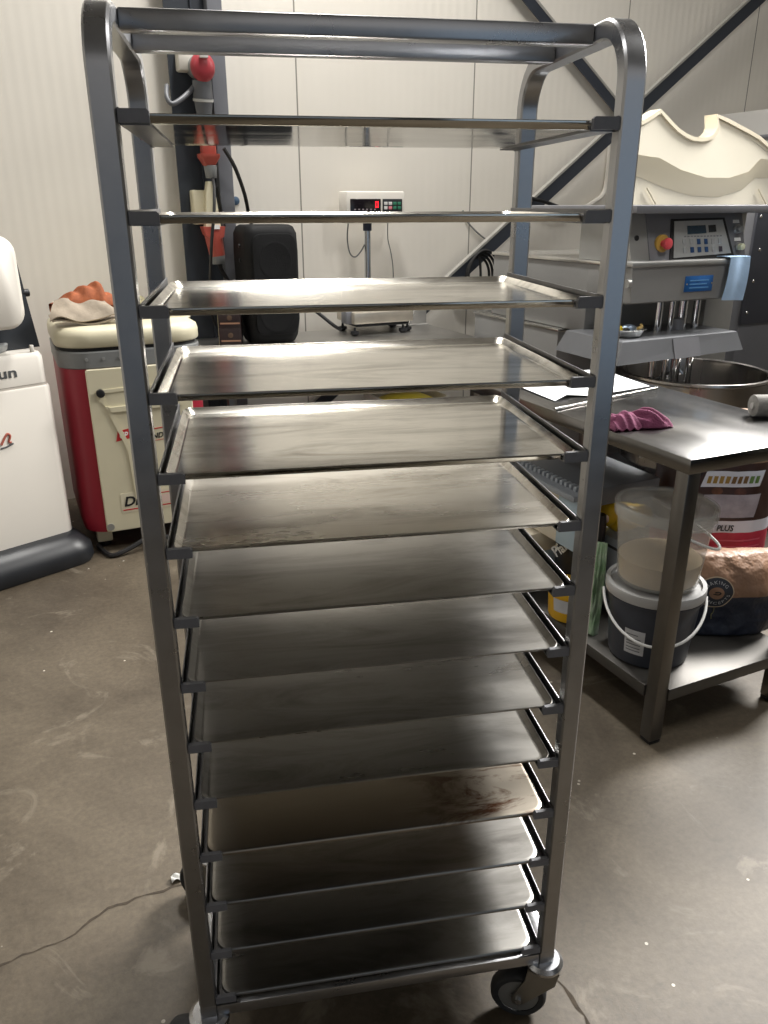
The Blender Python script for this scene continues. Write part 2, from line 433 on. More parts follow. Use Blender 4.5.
# trays
def tray_mesh(flip, f0=.55):
    w, d, h, t = .596, .388, .0105, .0012
    def ring(ins, r, z, f=f0): return [Vector((x, y-(0 if flip else f*ins), z)) for x, y in rrect(w-2*ins, d-2*ins, r, 5)]
    rings = [ring(.030, .012, t), ring(.0145, .012, t), ring(.0125, .012, t), ring(.010, .014, .0018), ring(.0025, .018, h-.001), ring(.0012, .019, h), ring(0, .020, h-.0008), ring(0, .020, h-.0026), ring(.0014, .018, h-.003),
             ring(.011, .0125, .0004), ring(.0132, .0115, 0), ring(.03, .0115, 0)]
    if flip:      # flat sheet with a softly rolled edge
        h = .0065
        rings = [ring(.030, .020, h), ring(.008, .024, h), ring(.004, .025, h), ring(.0012, .027, h-.0008), ring(0, .027, h-.003), ring(0, .027, 0), ring(.0012, .026, 0), ring(.0014, .025, h-.0030), ring(.005, .023, h-.0014), ring(.009, .023, h-.0013), ring(.03, .02, h-.0013)]
    mb = MB(); mb.loft(rings, True, True)
    bmesh.ops.recalc_face_normals(mb.bm, faces=mb.bm.faces[:])
    for f in mb.bm.faces: f.smooth = True
    for e in mb.bm.edges: e.smooth = not (len(e.link_faces) == 2 and e.calc_face_angle(0) > R(25))
    me = bpy.data.meshes.new('baking_tray'); mb.bm.to_mesh(me); mb.bm.free(); return me
TM = tray_mesh(False); TM2 = tray_mesh(False, 0); TF = tray_mesh(True)
pos = ['topmost flat steel baking tray, its mirror-like underside showing', 'second baking tray from the top, seen edge-on at eye level',
       'third baking tray from the top, thin and pale, level with the scale platform', 'fourth baking tray from the top, pale with wall reflections',
       'fifth baking tray from the top, brightest one with brown smears', 'sixth baking tray from the top, grainy and warm grey',
       'seventh baking tray from the top, darker towards its front', 'eighth baking tray from the top, level with the black script sack',
       'ninth baking tray from the top, level with the lower shelf of the work table', 'fifth baking tray from the bottom, dark with a bright right strip',
       'fourth baking tray from the bottom, rust stained along its right front edge', 'third baking tray from the bottom, dark and smooth',
       'second baking tray from the bottom, dark with a bright left strip', 'lowest baking tray, just above the bottom rail of the trolley']
nt = TRAY_D.node_tree; mr_ = next(n for n in nt.nodes if n.type == 'MAP_RANGE' and n.outputs[0].links and n.outputs[0].links[0].to_node.type == 'MIX_RGB')
mxn = mr_.outputs[0].links[0].to_node
tcn = next(n for n in nt.nodes if n.type == 'TEX_COORD'); sx_ = nt.nodes.new('ShaderNodeSeparateXYZ'); nt.links.new(tcn.outputs['Object'], sx_.inputs[0])
rx_ = nt.nodes.new('ShaderNodeMapRange'); rx_.inputs[1].default_value = .02; rx_.inputs[2].default_value = .20; nt.links.new(sx_.outputs['X'], rx_.inputs[0])
ml_ = nt.nodes.new('ShaderNodeMath'); ml_.operation = 'MULTIPLY'; nt.links.new(rx_.outputs[0], ml_.inputs[0]); nt.links.new(mr_.outputs[0], ml_.inputs[1])
nt.links.new(ml_.outputs[0], mxn.inputs[0])
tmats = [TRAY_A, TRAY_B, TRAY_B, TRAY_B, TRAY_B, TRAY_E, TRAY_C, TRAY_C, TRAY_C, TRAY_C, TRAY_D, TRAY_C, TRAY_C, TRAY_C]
cr_, sr_ = math.cos(RZ), math.sin(RZ)
for k, z in enumerate(LEV):
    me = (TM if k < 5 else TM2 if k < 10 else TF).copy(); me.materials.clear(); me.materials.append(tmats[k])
    o = bpy.data.objects.new('baking_tray', me); C.objects.link(o)
    lx, ly = random.uniform(-.0012, .0012), .2055+random.uniform(-.001, .001)
    o.location = (RO[0]+cr_*lx-sr_*ly, RO[1]+sr_*lx+cr_*ly, z-.0090)
    o.rotation_euler = (0, 0, RZ+random.uniform(-.003, .003))
    tag(o, pos[k], 'baking tray', 'baking trays on the trolley')

# ================================================================== WORK TABLE at the right
wt = thing('work_table', 'stainless steel work table with lower shelf at the right, purple cloth on it', 'table', (1.56, 1.44, 0))
TW, TD = .575, 1.10
tt = MB(); tt.box(0, TW, 0, TD, .868, .910, .003)
tt.build('table_top', TABLE, wt)
for x in (0.004, TW-.054):
    for y in (0.004, TD-.054):
        lg = MB().box(x, x+.046, y, y+.046, .012, .868, .004).build('leg', TABLEG, wt)
        MB().box(x+.002, x+.044, y+.002, y+.044, 0, .012, .003).build('foot', BLACKP, lg)
sh = MB(); sh.box(.05, TW-.05, .0, TD, .150, .190, .002); sh.box(0.0, TW, .052, TD-.052, .151, .1895, .002)
sh.build('lower_shelf', mat('dull shelf steel', (92, 90, 87), .5, .7, var=.15, scale=6), wt)

# purple cloth
def cloth(name, fn, m, nu=40, nv=24, thick=.003):
    mb = MB(); mb.grid(fn, nu, nv, thick); return mb
cl = MB()
def clf(u, v):
    x = (u-.5)*.20; y = (v-.5)*.085
    prof = max(0, 1-abs(2*v-1)**2.4)**.5 * max(.0, 1-abs(2*u-1)**5)**.5
    z = .004+.040*prof*(.75+.25*math.sin(9*u+2)) + .010*math.sin(26*u+14*v)*prof + .006*mnoise.noise(Vector((u*7, v*6, 2)))*prof
    return Vector((x, y+.01*math.sin(6*u), max(.001, z)))
cl.grid(clf, 60, 30, 0)
def clg(u, v):
    x = (u-.5)*.20; y = (v-.5)*.085; return Vector((x, y+.01*math.sin(6*u), .0005))
cl.grid(clg, 20, 10, 0)
# fold lying over the left part
def clh(u, v):
    x = -.095+.085*u+.012*v; y = -.045+.075*v
    z = .030+.022*math.sin(PI*u)*math.sin(PI*min(1, v*1.1))+.004*math.sin(20*u+8*v)-.025*(1-v)**3
    return Vector((x, y, z))
cl.grid(clh, 24, 20, .004)
co = cl.build('folded_cloth', mat('purple cloth', (112, 52, 82), .9, var=.25, scale=30, bump=.4, bscale=200), loc=(1.665, 1.765, .911), rotz=R(-8), ang=70)
tag(co, 'crumpled purple cloth lying on the left edge of the work table', 'cloth')

# sheet of paper
pp = MB()
ol = [(1.655, 2.36), (1.636, 2.127), (1.70, 2.150), (1.728, 2.165), (1.80, 2.135), (2.09, 2.17), (2.11, 2.47), (1.9, 2.51), (1.72, 2.49)]
pz = [.003, .002, .012, .006, .002, .002, .010, .004, .003]
vv = [pp.bm.verts.new((x, y, .912+z)) for (x, y), z in zip(ol, pz)]
cc = pp.bm.verts.new((1.86, 2.32, .914))
fs = [pp.bm.faces.new((vv[i], vv[(i+1) % len(vv)], cc)) for i in range(len(vv))]
bmesh.ops.recalc_face_normals(pp.bm, faces=fs); bmesh.ops.solidify(pp.bm, geom=fs, thickness=.0008)
tag(pp.build('paper_sheet', PAPER, ang=80), 'white paper sheet with curled edges on the far end of the work table', 'paper')
sp = thing('dough_scraper_rod', 'thin steel rod lying across the work table in front of the paper', 'rod', (0, 0, 0))
MB().tube([(1.575, 2.03, .915), (1.8, 2.075, .915), (2.09, 2.13, .915)], .0038, smooth=0).build('rod', STEEL, sp)
MB().tube([(1.56, 2.027, .9155), (1.60, 2.035, .9155)], .0045, smooth=0).build('tip', LGREY, sp)
rl = thing('rolled_mat', 'grey rolled mat at the right edge of the work table, round end showing', 'roll', (2.072, 1.700, .945), R(-111))
MB().cyl((0, 0, 0), (0, .135, 0), .034, seg=32, bev=.003).build('roll_body', mat('grey felt', (122, 120, 116), .85, var=.2, scale=60, bump=.3), rl)
MB().cyl((0, -.004, 0), (0, .02, 0), .010, seg=16).build('core', mat('pale core', (150, 148, 144), .6), rl)

# ---- things on the lower shelf
SHZ = .1915
def bucket(c, z, body_m, name, label, cont=None, bail=None, lidded=True):
    t = thing(name, label, 'bucket', (c[0], c[1], z))
    H = .255
    b = MB(); b.lathe([(q*.9, w_) for q, w_ in ((.06, .0035), (.132, .0035), (.135, .010), (.1545, H-.05), (.1545, H-.044), (.1655, H-.042), (.1655, H-.036), (.158, H-.034), (.160, H-.006), (.1575, H-.006), (.152, H-.05), (.133, .012), (.06, .007))], seg=56)
    b.build('pail_body', body_m, t)
    return t, H
CLEARP = mat('cloudy clear plastic', (214, 214, 210), .3, var=.02, scale=6, spec=.6)
CLEARP.node_tree.nodes['Principled BSDF'].inputs['Alpha'].default_value = .30
NAVYP = mat('charcoal pail plastic', (58, 62, 72), .38, var=.15, scale=14)
BC = (1.705, 1.642)
t1, H = bucket(BC, SHZ, NAVYP, 'lidded_bucket', 'charcoal lidded bucket with a white bail handle standing on the lower shelf')
LIDP = mat('pale lid plastic', (172, 172, 172), .38, var=.05, scale=8)
MB().lathe([(q*.9, w_) for q, w_ in ((.01, H-.012), (.150, H-.012), (.152, H-.002), (.166, H-.002), (.1675, H-.006), (.1675, H-.030), (.1665, H-.033), (.1625, H-.033), (.1625, H-.008), (.156, H-.0085), (.1545, H-.016), (.01, H-.016))], seg=56).build('lid', LIDP, t1)
def bail_pts(rr, z0, drop, a0, tilt):
    pts = []
    for k in range(25):
        a = PI*k/24
        x = math.cos(a)*rr; y = -math.sin(a)*(rr+.012); zz = z0-math.sin(a)*drop
        pts.append((x*math.cos(a0)-y*math.sin(a0), x*math.sin(a0)+y*math.cos(a0), zz))
    return pts
BAIL = mat('white bail plastic', (222, 222, 220), .35)
MB().tube(bail_pts(.1535, H-.045, .105, R(-38), 0), .0045, smooth=0).build('bail_handle', BAIL, t1)
def onpail(ang, z, out=.0008):
    r = .9*(.135+(.1545-.135)*(z-.01)/(H-.06))+out
    return Vector((r*math.cos(ang), r*math.sin(ang), z))
lb = MB(); lb.grid(lambda u, v: onpail(R(-168+28*u), .045+.085*v), 10, 4, .0004)
lbo = lb.build('sticker', mat('label paper', (196, 198, 202), .6, var=.05, scale=30), t1)
for i, zz in enumerate((.112, .098, .088, .078, .066, .056)):
    MB().grid(lambda u, v: onpail(R(-165+(20 if i != 0 else 16)*u), zz+.0035*v, .0016), 8, 1, .0003).build('print_line', mat('grey print', (116, 118, 124), .6), lbo)
t2, H2 = bucket((BC[0]+.006, BC[1]+.004), SHZ+.254, CLEARP, 'clear_bucket', 'cloudy clear lidded bucket holding pale flour, stacked on the charcoal bucket')
MB().lathe([(q*.9, w_) for q, w_ in ((.01, H-.012), (.150, H-.012), (.152, H-.002), (.166, H-.002), (.1675, H-.006), (.1675, H-.030), (.1665, H-.033), (.1625, H-.033), (.1625, H-.008), (.156, H-.0085), (.1545, H-.014), (.01, H-.014))], seg=56).build('lid', CLEARP, t2)
fl_ = MB(); fl_.lathe([(.005, .0105), (.1150, .0115), (.1235, .080), (.110, .090), (.06, .098), (.005, .100)], seg=48)
lab(fl_.build('flour', mat('pale flour', (214, 190, 152), .9, var=.12, scale=14), t2), 'pale cream flour filling the lower third')
MB().tube(bail_pts(.1535, H-.045, .085, R(62), 0), .0045, smooth=0).build('bail_handle', BAIL, t2)

# sacks
def sack(name, label, cat, loc, rz, w, h, d, m, lean=0, seed=1, top=.5):
    t = thing(name, label, cat, loc, rz)
    def front(s, tt, sgn=-1):
        ex = max(0, 1-abs(2*s-1)**3.2)**.55
        ez = .95+.05*max(0, 1-(1-tt)**6 )**.5 if tt < .5 else max(0, 1-((tt-.5)/.5)**3*(1-top))
        wr = mnoise.noise(Vector((s*3.1+seed, tt*3.7, seed*1.7)))*.016 + mnoise.noise(Vector((s*9+seed, tt*8, seed)))*.006
        base = min(1, tt*9+.92)
        y = d/2+sgn*(d/2*ex*ez*base+wr*ex)
        x = w*(s-.5)*(1-.07*abs(2*tt-1)**3+.02*math.sin(7*tt+seed))
        return Vector((x, y+lean*tt*h, h*tt))
    mb = MB(); nu, nv = 40, 44
    F = [[mb.bm.verts.new(front(i/nu, j/nv, -1)) for j in range(nv+1)] for i in range(nu+1)]
    B_ = [[(F[i][j] if i in (0, nu) else mb.bm.verts.new(front(i/nu, j/nv, 1))) for j in range(nv+1)] for i in range(nu+1)]
    for G in (F, B_):
        for i in range(nu):
            for j in range(nv):
                vs = [G[i][j], G[i+1][j], G[i+1][j+1], G[i][j+1]]
                if len(set(vs)) == 4: mb.bm.faces.new(vs)
    for j in (0, nv):
        for i in range(nu):
            vs = []
            for v in (F[i][j], F[i+1][j], B_[i+1][j], B_[i][j]):
                if v not in vs: vs.append(v)
            if len(vs) > 2:
                try: mb.bm.faces.new(vs)
                except ValueError: pass
    mb.build('bag', m, t, ang=70)
    def on(x, z, out=0):
        s = x/w+.5; p = front(min(max(s, .01), .99), min(max(z/h, .01), .99)); p.y -= out+.0012; p.x = x; return p
    return t, on
NAVY = (38, 44, 60); KRAFT = (152, 118, 94)
# front sack
s1m = band_mat('navy and kraft sack', [(0, NAVY), (.145, KRAFT)], .5, .9, 16)
s1, on1 = sack('flour_sack', 'brown and navy flour sack with a round dark badge, front sack on the lower shelf', 'sack', (2.025, 1.578, SHZ), R(-20), .35, .275, .175, s1m, 0, 2, .35)
bx, bz, br = -.088, .168, .053
bd = MB(); n = 40
bd.grid(lambda u, v: on1(bx+br*v*math.cos(2*PI*u), bz+br*v*math.sin(2*PI*u), .0012), n, 6)
bdo = bd.build('badge', mat('badge navy', (46, 50, 60), .5), s1)
bd = MB(); bd.grid(lambda u, v: on1(bx+.022*v*math.cos(2*PI*u), bz+.022*v*math.sin(2*PI*u), .0022), 30, 4); bd.build('badge_centre', mat('kraft tone', KRAFT, .6), bdo)
bd = MB(); bd.grid(lambda u, v: on1(bx+(br-.0015+.0035*v)*math.cos(2*PI*u), bz+(br-.0015+.0035*v)*math.sin(2*PI*u), .0018), 48, 1); bd.build('badge_ring', mat('pale ring', (196, 176, 150), .6), bdo)
bd = MB(); bd.tube([on1(bx-.006, bz+.002, .003), on1(bx+.002, bz+.006, .003), on1(bx+.010, bz+.003, .003), on1(bx+.004, bz-.004, .003), on1(bx-.010, bz-.004, .003)], .0018, 6); bd.build('badge_mark', INK, bdo)
def arc_text(word, r, a_mid, span, up):
    def fn(x, y, z):
        a = (R(a_mid)-x/r) if up else (R(a_mid)+x/r)
        rr = r+y if up else r-y+.011
        return on1(bx+rr*math.cos(a), bz+rr*math.sin(a), .0022+z*.2)
    text_part('lettering', word, .0155, fn, mat('pale print', (190, 192, 194), .6), bdo, align='CENTER', space=1.25)
arc_text('BAKING', .032, 90, 0, True)
arc_text('CONCEPTS', .032, 270, 0, False)
wm = MB()
wm.tube([on1(-.085, .115, .001), on1(-.084, .095, .001), on1(-.090, .085, .001), on1(-.088, .070, .001)], .002, 6); wm.build('print_mark', mat('dull gold print', (130, 126, 96), .6), s1)

# red sack behind
s2m = band_mat('red printed sack', [(0, KRAFT), (.10, (178, 40, 66)), (.252, (206, 208, 218)), (.296, (58, 38, 34)), (.50, (136, 112, 92))], .4, .4, 10)
s2, on2 = sack('baking_mix_sack', 'tall red sack with pastry picture and white stripe standing behind the navy sack', 'sack', (2.155, 1.80, SHZ), R(-24), .42, .66, .19, s2m, .12, 5, .5)
def patch(name, x0, x1, z0, z1, m, parent, on, out=.0015, slant=0):
    return MB().grid(lambda u, v: on(x0+(x1-x0)*u+slant*v, z0+(z1-z0)*v, out), 12, 8).build(name, m, parent)
text_part('lettering', 'PLUS', .030, lambda x, y, z: on2(-.010+x, .262+y, .002+z), INK, s2, sx=.9, shear=.15, bold=.0006)
patch('white_label', -.08, .13, .420, .475, mat('label white', (206, 212, 226), .5), s2, on2, slant=.02)
lt2 = mat('gold print', (148, 120, 58), .5)
for i in range(9):
    patch('label_mark', -.06+.021*i, -.046+.021*i, .433, .458, lt2 if i < 4 else mat('green print', (96, 128, 70), .5) if i > 6 else mat('brown print', (110, 84, 50), .5), s2, on2, .0030, .006)
pw = patch('grey_panel', -.085, .12, .310, .393, mat('grey print panel', (158, 154, 164), .45, var=.25, scale=22), s2, on2, slant=.02)
for (x, z, r, c) in ((-.13, .42, .03, (128, 82, 50)), (-.12, .475, .032, (90, 56, 42)), (-.135, .395, .02, (40, 44, 60)), (-.10, .545, .028, (44, 36, 38)), (-.02, .480, .02, (100, 64, 46)), (.06, .476, .022, (84, 50, 40)), (-.145, .515, .02, (70, 46, 40))):
    MB().grid(lambda u, v: on2(x+r*v*math.cos(2*PI*u), z-.075+.7*r*v*math.sin(2*PI*u), .0010), 20, 3).build('picture_bun', mat('bun%d' % int(1000*abs(x)+z*100), c, .5, var=.5, scale=40), s2)
patch('white_strip', -.06, .10, .145, .165, mat('strip white', (198, 186, 200), .5), s2, on2, .002, .0)
for zz in (.222, .198, .175, .155): patch('print_line', -.15, .16, zz, zz+.006, mat('pale red print', (198, 84, 104), .5), s2, on2, .0012)

# black script sack, green and white bag, yellow bag, yellow tub
s3, on3 = sack('black_sack', 'black sack with white script standing on the far part of the lower shelf', 'sack', (1.70, 2.00, SHZ), R(-35), .17, .33, .10, mat('black sack film', (34, 36, 40), .4, var=.3, scale=9, bump=.3), 0, 8, .4)
def scr(x, y, z):
    a = R(52); return on3(-.080+x*math.cos(a)-y*math.sin(a), .165+x*math.sin(a)+y*math.cos(a), .002+z)
text_part('lettering', 'Pfann', .048, scr, WHITEI, s3, shear=.25, bold=.0012, sx=.85)
yt = thing('yellow_tub', 'yellow tub with a white label at the left end of the lower shelf', 'tub', (1.632, 1.940, SHZ))
MB().lathe([(.02, .002), (.074, .002), (.079, .010), (.084, .095), (.088, .097), (.088, .112), (.082, .114), (.02, .114)], seg=44).build('tub_body', mat('yellow plastic', (226, 176, 34), .4, var=.08, scale=8), yt)
MB().grid(lambda u, v: Vector(((.0805+.006*v+.001)*math.cos(R(-175+60*u)), (.0805+.006*v+.001)*math.sin(R(-175+60*u)), .04+.05*v)), 12, 3, .0004).build('sticker', mat('label paper', (196, 198, 202), .6), yt)
gb, ong = sack('green_bag', 'narrow green and white bag beside the charcoal bucket on the lower shelf', 'bag', (1.600, 1.802, SHZ), R(-50), .060, .33, .036,
    mat('green white film', (92, 158, 84), .4, var=.6, scale=14, col2=(206, 220, 204), bump=.2), 0, 4, .2)
yb = thing('yellow_bag', 'bright yellow bag with white print lying on a grey carton behind the buckets', 'bag', (1.893, 2.02, .4375), R(-10))
yb.scale = (.75, .9, 1)
ym = MB()
for (x, y, z, r, sc) in ((0, 0, .05, .09, (1.1, .7, .55)), (-.08, 0, .07, .065, (.9, .8, .75)), (.09, .01, .045, .07, (1, .7, .6))): ym.ball((x, y, z), r, sc, sub=3)
for v in ym.bm.verts: v.co += Vector((mnoise.noise(v.co*22), mnoise.noise(v.co*22+Vector((3, 1, 2))), mnoise.noise(v.co*22+Vector((7, 5, 2)))))*.010
yo = ym.build('bag_film', mat('yellow film', (236, 192, 28), .35, var=.12, scale=10), yb, ang=80)
MB().ball((-.105, -.035, .065), .022, (1, .5, .8)).build('print_patch', mat('pink print', (232, 206, 196), .5), yb)
ct = thing('grey_carton', 'grey carton on the lower shelf under the yellow bag', 'carton', (1.945, 2.04, SHZ))
MB().box(-.13, -.01, -.10, .14, 0, .245, .004).build('carton_body', mat('grey board', (150, 158, 172), .6, var=.1, scale=8), ct)
MB().box(-.131, -.009, -.101, .141, .205, .215).build('tape_band', mat('dark tape', (48, 48, 52), .5), ct)

# pale blue tub with a ribbed grey lid under the table
tb = thing('storage_tub', 'pale blue storage tub under the far end of the work table, with cream top', 'tub', (1.515, 2.12, SHZ))
MB().loft([[Vector((x, y, z)) for x, y in rrect(w, d, .03, 5, .125, .15)] for w, d, z in ((.20, .26, 0), (.22, .28, .02), (.235, .295, .17))]).build('tub_body', mat('pale blue plastic', (176, 196, 210), .4, var=.05, scale=6), tb)
MB().loft([[Vector((x, y, z)) for x, y in rrect(w, d, .03, 5, .125, .15)] for w, d, z in ((.235, .295, .17), (.245, .30, .175), (.245, .30, .238), (.238, .295, .243))]).build('tub_top', mat('cream tub plastic', (222, 214, 196), .5, var=.05, scale=6), tb)
cr2 = thing('ribbed_crate_lid', 'flat grey plastic crate with a ribbed rim lying under the table top', 'crate', (1.590, 1.93, .588))
GC = mat('blue grey crate plastic', (158, 164, 172), .42, var=.08, scale=8)
MB().box(.055, .37, 0, .55, 0, .066, .006).build('crate_body', mat('grey lid plastic', (104, 107, 112), .38, var=.1, scale=6), cr2)
MB().box(0, .06, 0, .55, .030, .052, .005).build('side_flange', GC, cr2)
MB().box(.020, .054, .10, .54, -.15, .031, .004).build('cream_side', mat('cream tub plastic', (222, 214, 196), .5, var=.05, scale=6), cr2)
MB().box(.018, .056, .0, .10, -.15, .031, .004).build('pale_end', mat('pale blue plastic', (176, 196, 210), .4, var=.05, scale=6), cr2)
rb = MB()
for k in range(21): rb.box(.036, .060, .01+.0255*k, .025+.0255*k, .045, .068, .003)
rb.build('ribbed_rim', GC, cr2)

# ================================================================== SPIRAL MIXER at the right
mx = thing('spiral_mixer', 'large grey dough mixer with control panel and bowl behind the work table', 'mixer', (0, 0, 0))
MB().box(2.37, 2.62, 3.10, 3.86, .04, .975, .006).build('side_housing', MACH, mx)
MB().box(2.365, 2.63, 3.095, 3.87, .968, .980, .002).build('trim_strip', BRIGHT, mx)
MB().box(2.62, 3.14, 3.17, 3.86, .0, 1.26, .006).build('column', MACH, mx)
up = MB(); up.box(2.40, 3.10, 2.95, 3.74, .982, 1.285, .006); up.build('upper_housing', MACH, mx)
MB().box(2.392, 3.05, 2.70, 3.75, 1.285, 1.300, .003).build('trim_strip', BRIGHT, mx)
MB().box(2.40, 3.04, 2.68, 2.96, 1.135, 1.285, .004).build('head_back', MACH, mx)
hd = MB(); poly = [(2.375, 1.302), (2.955, 1.302), (2.92, 1.145), (2.385, 1.145)]
hd.prism(poly, lambda a, b: (a, 2.645, b), lambda a, b: (a, 2.70, b)); hd.build('head_front', MACH, mx)
MB().box(2.368, 2.965, 2.635, 2.705, 1.288, 1.310, .006).build('head_lip', LGREY, mx)
MB().cyl((2.378, 2.655, 1.225), (2.360, 2.655, 1.225), .018).build('side_knob', LGREY, mx)
# control box, leaning back
cb = MB()
cb.prism([(2.70, 1.302), (2.76, 1.500), (3.05, 1.500), (3.05, 1.302)], lambda a, b: (2.52, a, b), lambda a, b: (3.08, a, b))
cbo = cb.build('control_box', MACHD, mx)
ck = MB(); ck.prism([(2.70, 1.302), (2.76, 1.500), (3.05, 1.500), (3.05, 1.302)], lambda a, b: (2.42, a+.005, b), lambda a, b: (2.52, a+.005, b)); cko = ck.build('side_cheek', LGREY, mx)
MB().cyl((2.46, 2.74, 1.40), (2.46, 2.73, 1.40), .011).build('round_hole', INK, cko)
def cp(x, z, out=0):     # a point on the leaning panel face
    k = (z-1.302)/.198; return Vector((x, 2.70+.06*k-out, z))
def cpq(name, pts, o0, o1, m, parent):
    return MB().loft([[cp(x, z, o0) for x, z in pts], [cp(x, z, o1) for x, z in pts]]).build(name, m, parent)
bz_ = cpq('panel_bezel', [(2.625, 1.304), (3.005, 1.318), (2.965, 1.478), (2.655, 1.474)], .0, .005, INK, cbo)
fp = cpq('keypad', [(2.645, 1.317), (2.985, 1.329), (2.950, 1.469), (2.668, 1.465)], .005, .008, mat('silver foil', (186, 188, 188), .35, .5, var=.06, scale=10), bz_)
cpq('display', [(2.735, 1.412), (2.845, 1.415), (2.843, 1.448), (2.738, 1.446)], .008, .010, mat('dark blue display', (40, 62, 78), .2), fp)
cpq('display', [(2.862, 1.418), (2.905, 1.420), (2.903, 1.449), (2.861, 1.447)], .008, .010, mat('dark display', (36, 40, 46), .2), fp)
KB, KG, KD = mat('blue key', (30, 66, 110), .4), mat('grey key', (160, 162, 164), .5), mat('dark key', (58, 52, 62), .4)
for r, row in enumerate((('G', 'G', 'B', 'B', 'G', 'G'), ('G', 'B', 'B', 'B', 'G', 'D'))):
    for i, kk in enumerate(row):
        x = 2.712+.042*i; z = 1.381-.033*r
        cpq('key', [(x-.0095, z-.011), (x+.0095, z-.011), (x+.0095, z+.011), (x-.0095, z+.011)], .008, .0105, {'B': KB, 'G': KG, 'D': KD}[kk], fp)
for i in range(12): cpq('print_mark', [(2.715+.019*i, 1.400), (2.727+.019*i, 1.400), (2.727+.019*i, 1.405), (2.715+.019*i, 1.405)], .008, .009, mat('grey print', (116, 118, 124), .6), fp)
es = MB(); es.cyl(cp(2.588, 1.377, -.002), cp(2.588, 1.377, .012), .036, seg=28); eso = es.build('emergency_stop', mat('yellow ring', (190, 154, 74), .45), cbo)
MB().cyl(cp(2.588, 1.377, .010), cp(2.590, 1.377, .030), .014).cyl(cp(2.590, 1.377, .028), cp(2.592, 1.377, .046), .024, seg=28, bev=.005).build('red_button', mat('faded red button', (206, 74, 82), .4), eso)
for z, m_ in ((1.430, GREYP), (1.355, mat('pale green lens', (204, 206, 176), .35))):
    k = MB().cyl(cp(3.036, z, -.001), cp(3.036, z, .012), .020, seg=24, bev=.002).build('switch_ring', LGREY, cbo)
    MB().cyl(cp(3.036, z, .010), cp(3.036, z, .032), .0145, seg=24, bev=.003).build('switch_knob', m_, k)
    cpq('legend_plate', [(3.018, z+.024), (3.058, z+.024), (3.056, z+.038), (3.020, z+.038)], .0005, .002, WHITEI, cbo)
MB().box(2.38, 3.55, 2.66, 3.40, 1.498, 1.530, .005).build('top_slab', MACHD, mx)
MB().box(3.30, 3.50, 3.1, 3.38, .0, 1.50, .005).build('right_column', LGREY, mx)
# blue rating plate
bp_ = MB().box(2.675, 2.835, 2.641, 2.646, 1.178, 1.244, .001).build('rating_plate', mat('blue plate', (34, 92, 156), .4, var=.2, scale=40), mx)
for i, (a, b, z) in enumerate(((2.70, 2.81, 1.222), (2.70, 2.80, 1.207), (2.70, 2.812, 1.192))):
    MB().box(a, b, 2.6398, 2.6412, z, z+.005).build('print_line', mat('pale blue print', (92, 146, 198), .5), bp_)
for x in (2.683, 2.827): MB().cyl((x, 2.6415, 1.211), (x, 2.638, 1.211), .004, seg=10).build('rivet', BRIGHT, bp_)
for x in (3.07, 3.125): MB().box(x, x+.014, 3.160, 3.172, .97, 1.16).build('slot', INK, mx)
# guard plate with flared skirt
gp = MB()
gp.loft([[(2.285, 2.57, .902), (3.005, 2.57, .918), (3.03, 2.90, .918), (2.285, 3.00, .905)],
         [(2.325, 2.60, .992), (2.985, 2.60, .995), (2.99, 2.90, .995), (2.325, 2.98, .992)],
         [(2.335, 2.61, .996), (2.975, 2.61, .999), (2.98, 2.89, .999), (2.335, 2.97, .996)]], True, True)
gpo = gp.build('bowl_guard', mat('guard plate steel', (116, 118, 122), .4, .3, var=.1, scale=5), mx, ang=20)
MB().loft([[(2.60, 2.5675, .907), (2.75, 2.5675, .910), (2.75, 2.5955, .990), (2.60, 2.5955, .990)], [(2.60, 2.572, .905), (2.75, 2.572, .908), (2.75, 2.602, .988), (2.60, 2.602, .988)]]).build('joint_plate', MACHD, gpo)
for x, r in ((2.66, .016), (2.735, .014), (2.80, .022), (2.885, .016)):
    MB().cyl((x, 2.76, .40), (x, 2.76, 1.14), r, seg=20).build('tool_rod', CHROME, mx)
MB().cyl((2.775, 2.76, .98), (2.775, 2.76, 1.05), .030, seg=20, bev=.004).build('tool_collar', MACHD, mx)
hook = [(2.775+.07*math.cos(k*.7)*(1-.02*k), 2.76+.07*math.sin(k*.7), .80-.022*k) for k in range(18)]
MB().tube(hook, .016, 10, 3).build('spiral_hook', CHROME, mx)
bc = (2.97, 2.80)
bw = MB(); bw.lathe([(.02, .30), (.22, .30), (.31, .36), (.335, .55), (.338, .765), (.346, .768), (.352, .775), (.350, .785), (.342, .788), (.332, .783), (.328, .765), (.325, .55), (.30, .37), (.21, .312), (.02, .312)], (bc[0], bc[1], 0), 64)
bw.build('bowl', STEEL, mx)
MB().box(2.55, 3.35, 2.50, 3.2, .0, .28, .02).build('base', MACHD, mx)
# towel over the head lip
tw = MB()
tw.grid(lambda u, v: Vector((2.893+.115*u-.012*v*(1-u)+.008*(1-v), 2.622-.006*math.sin(PI*v)-.004*math.sin(7*u), 1.317-.180*v-.006*u*v)), 12, 14, .003)
tw.grid(lambda u, v: Vector((2.896+.125*u, 2.622+.075*v, 1.3185+.002*math.sin(PI*v))), 10, 6, .003)
tag(tw.build('paper_towel', mat('pale blue wipe', (170, 200, 232), .8, var=.06, scale=20, bump=.2), ang=70), 'pale blue wipe hanging over the right end of the mixer head', 'cloth')
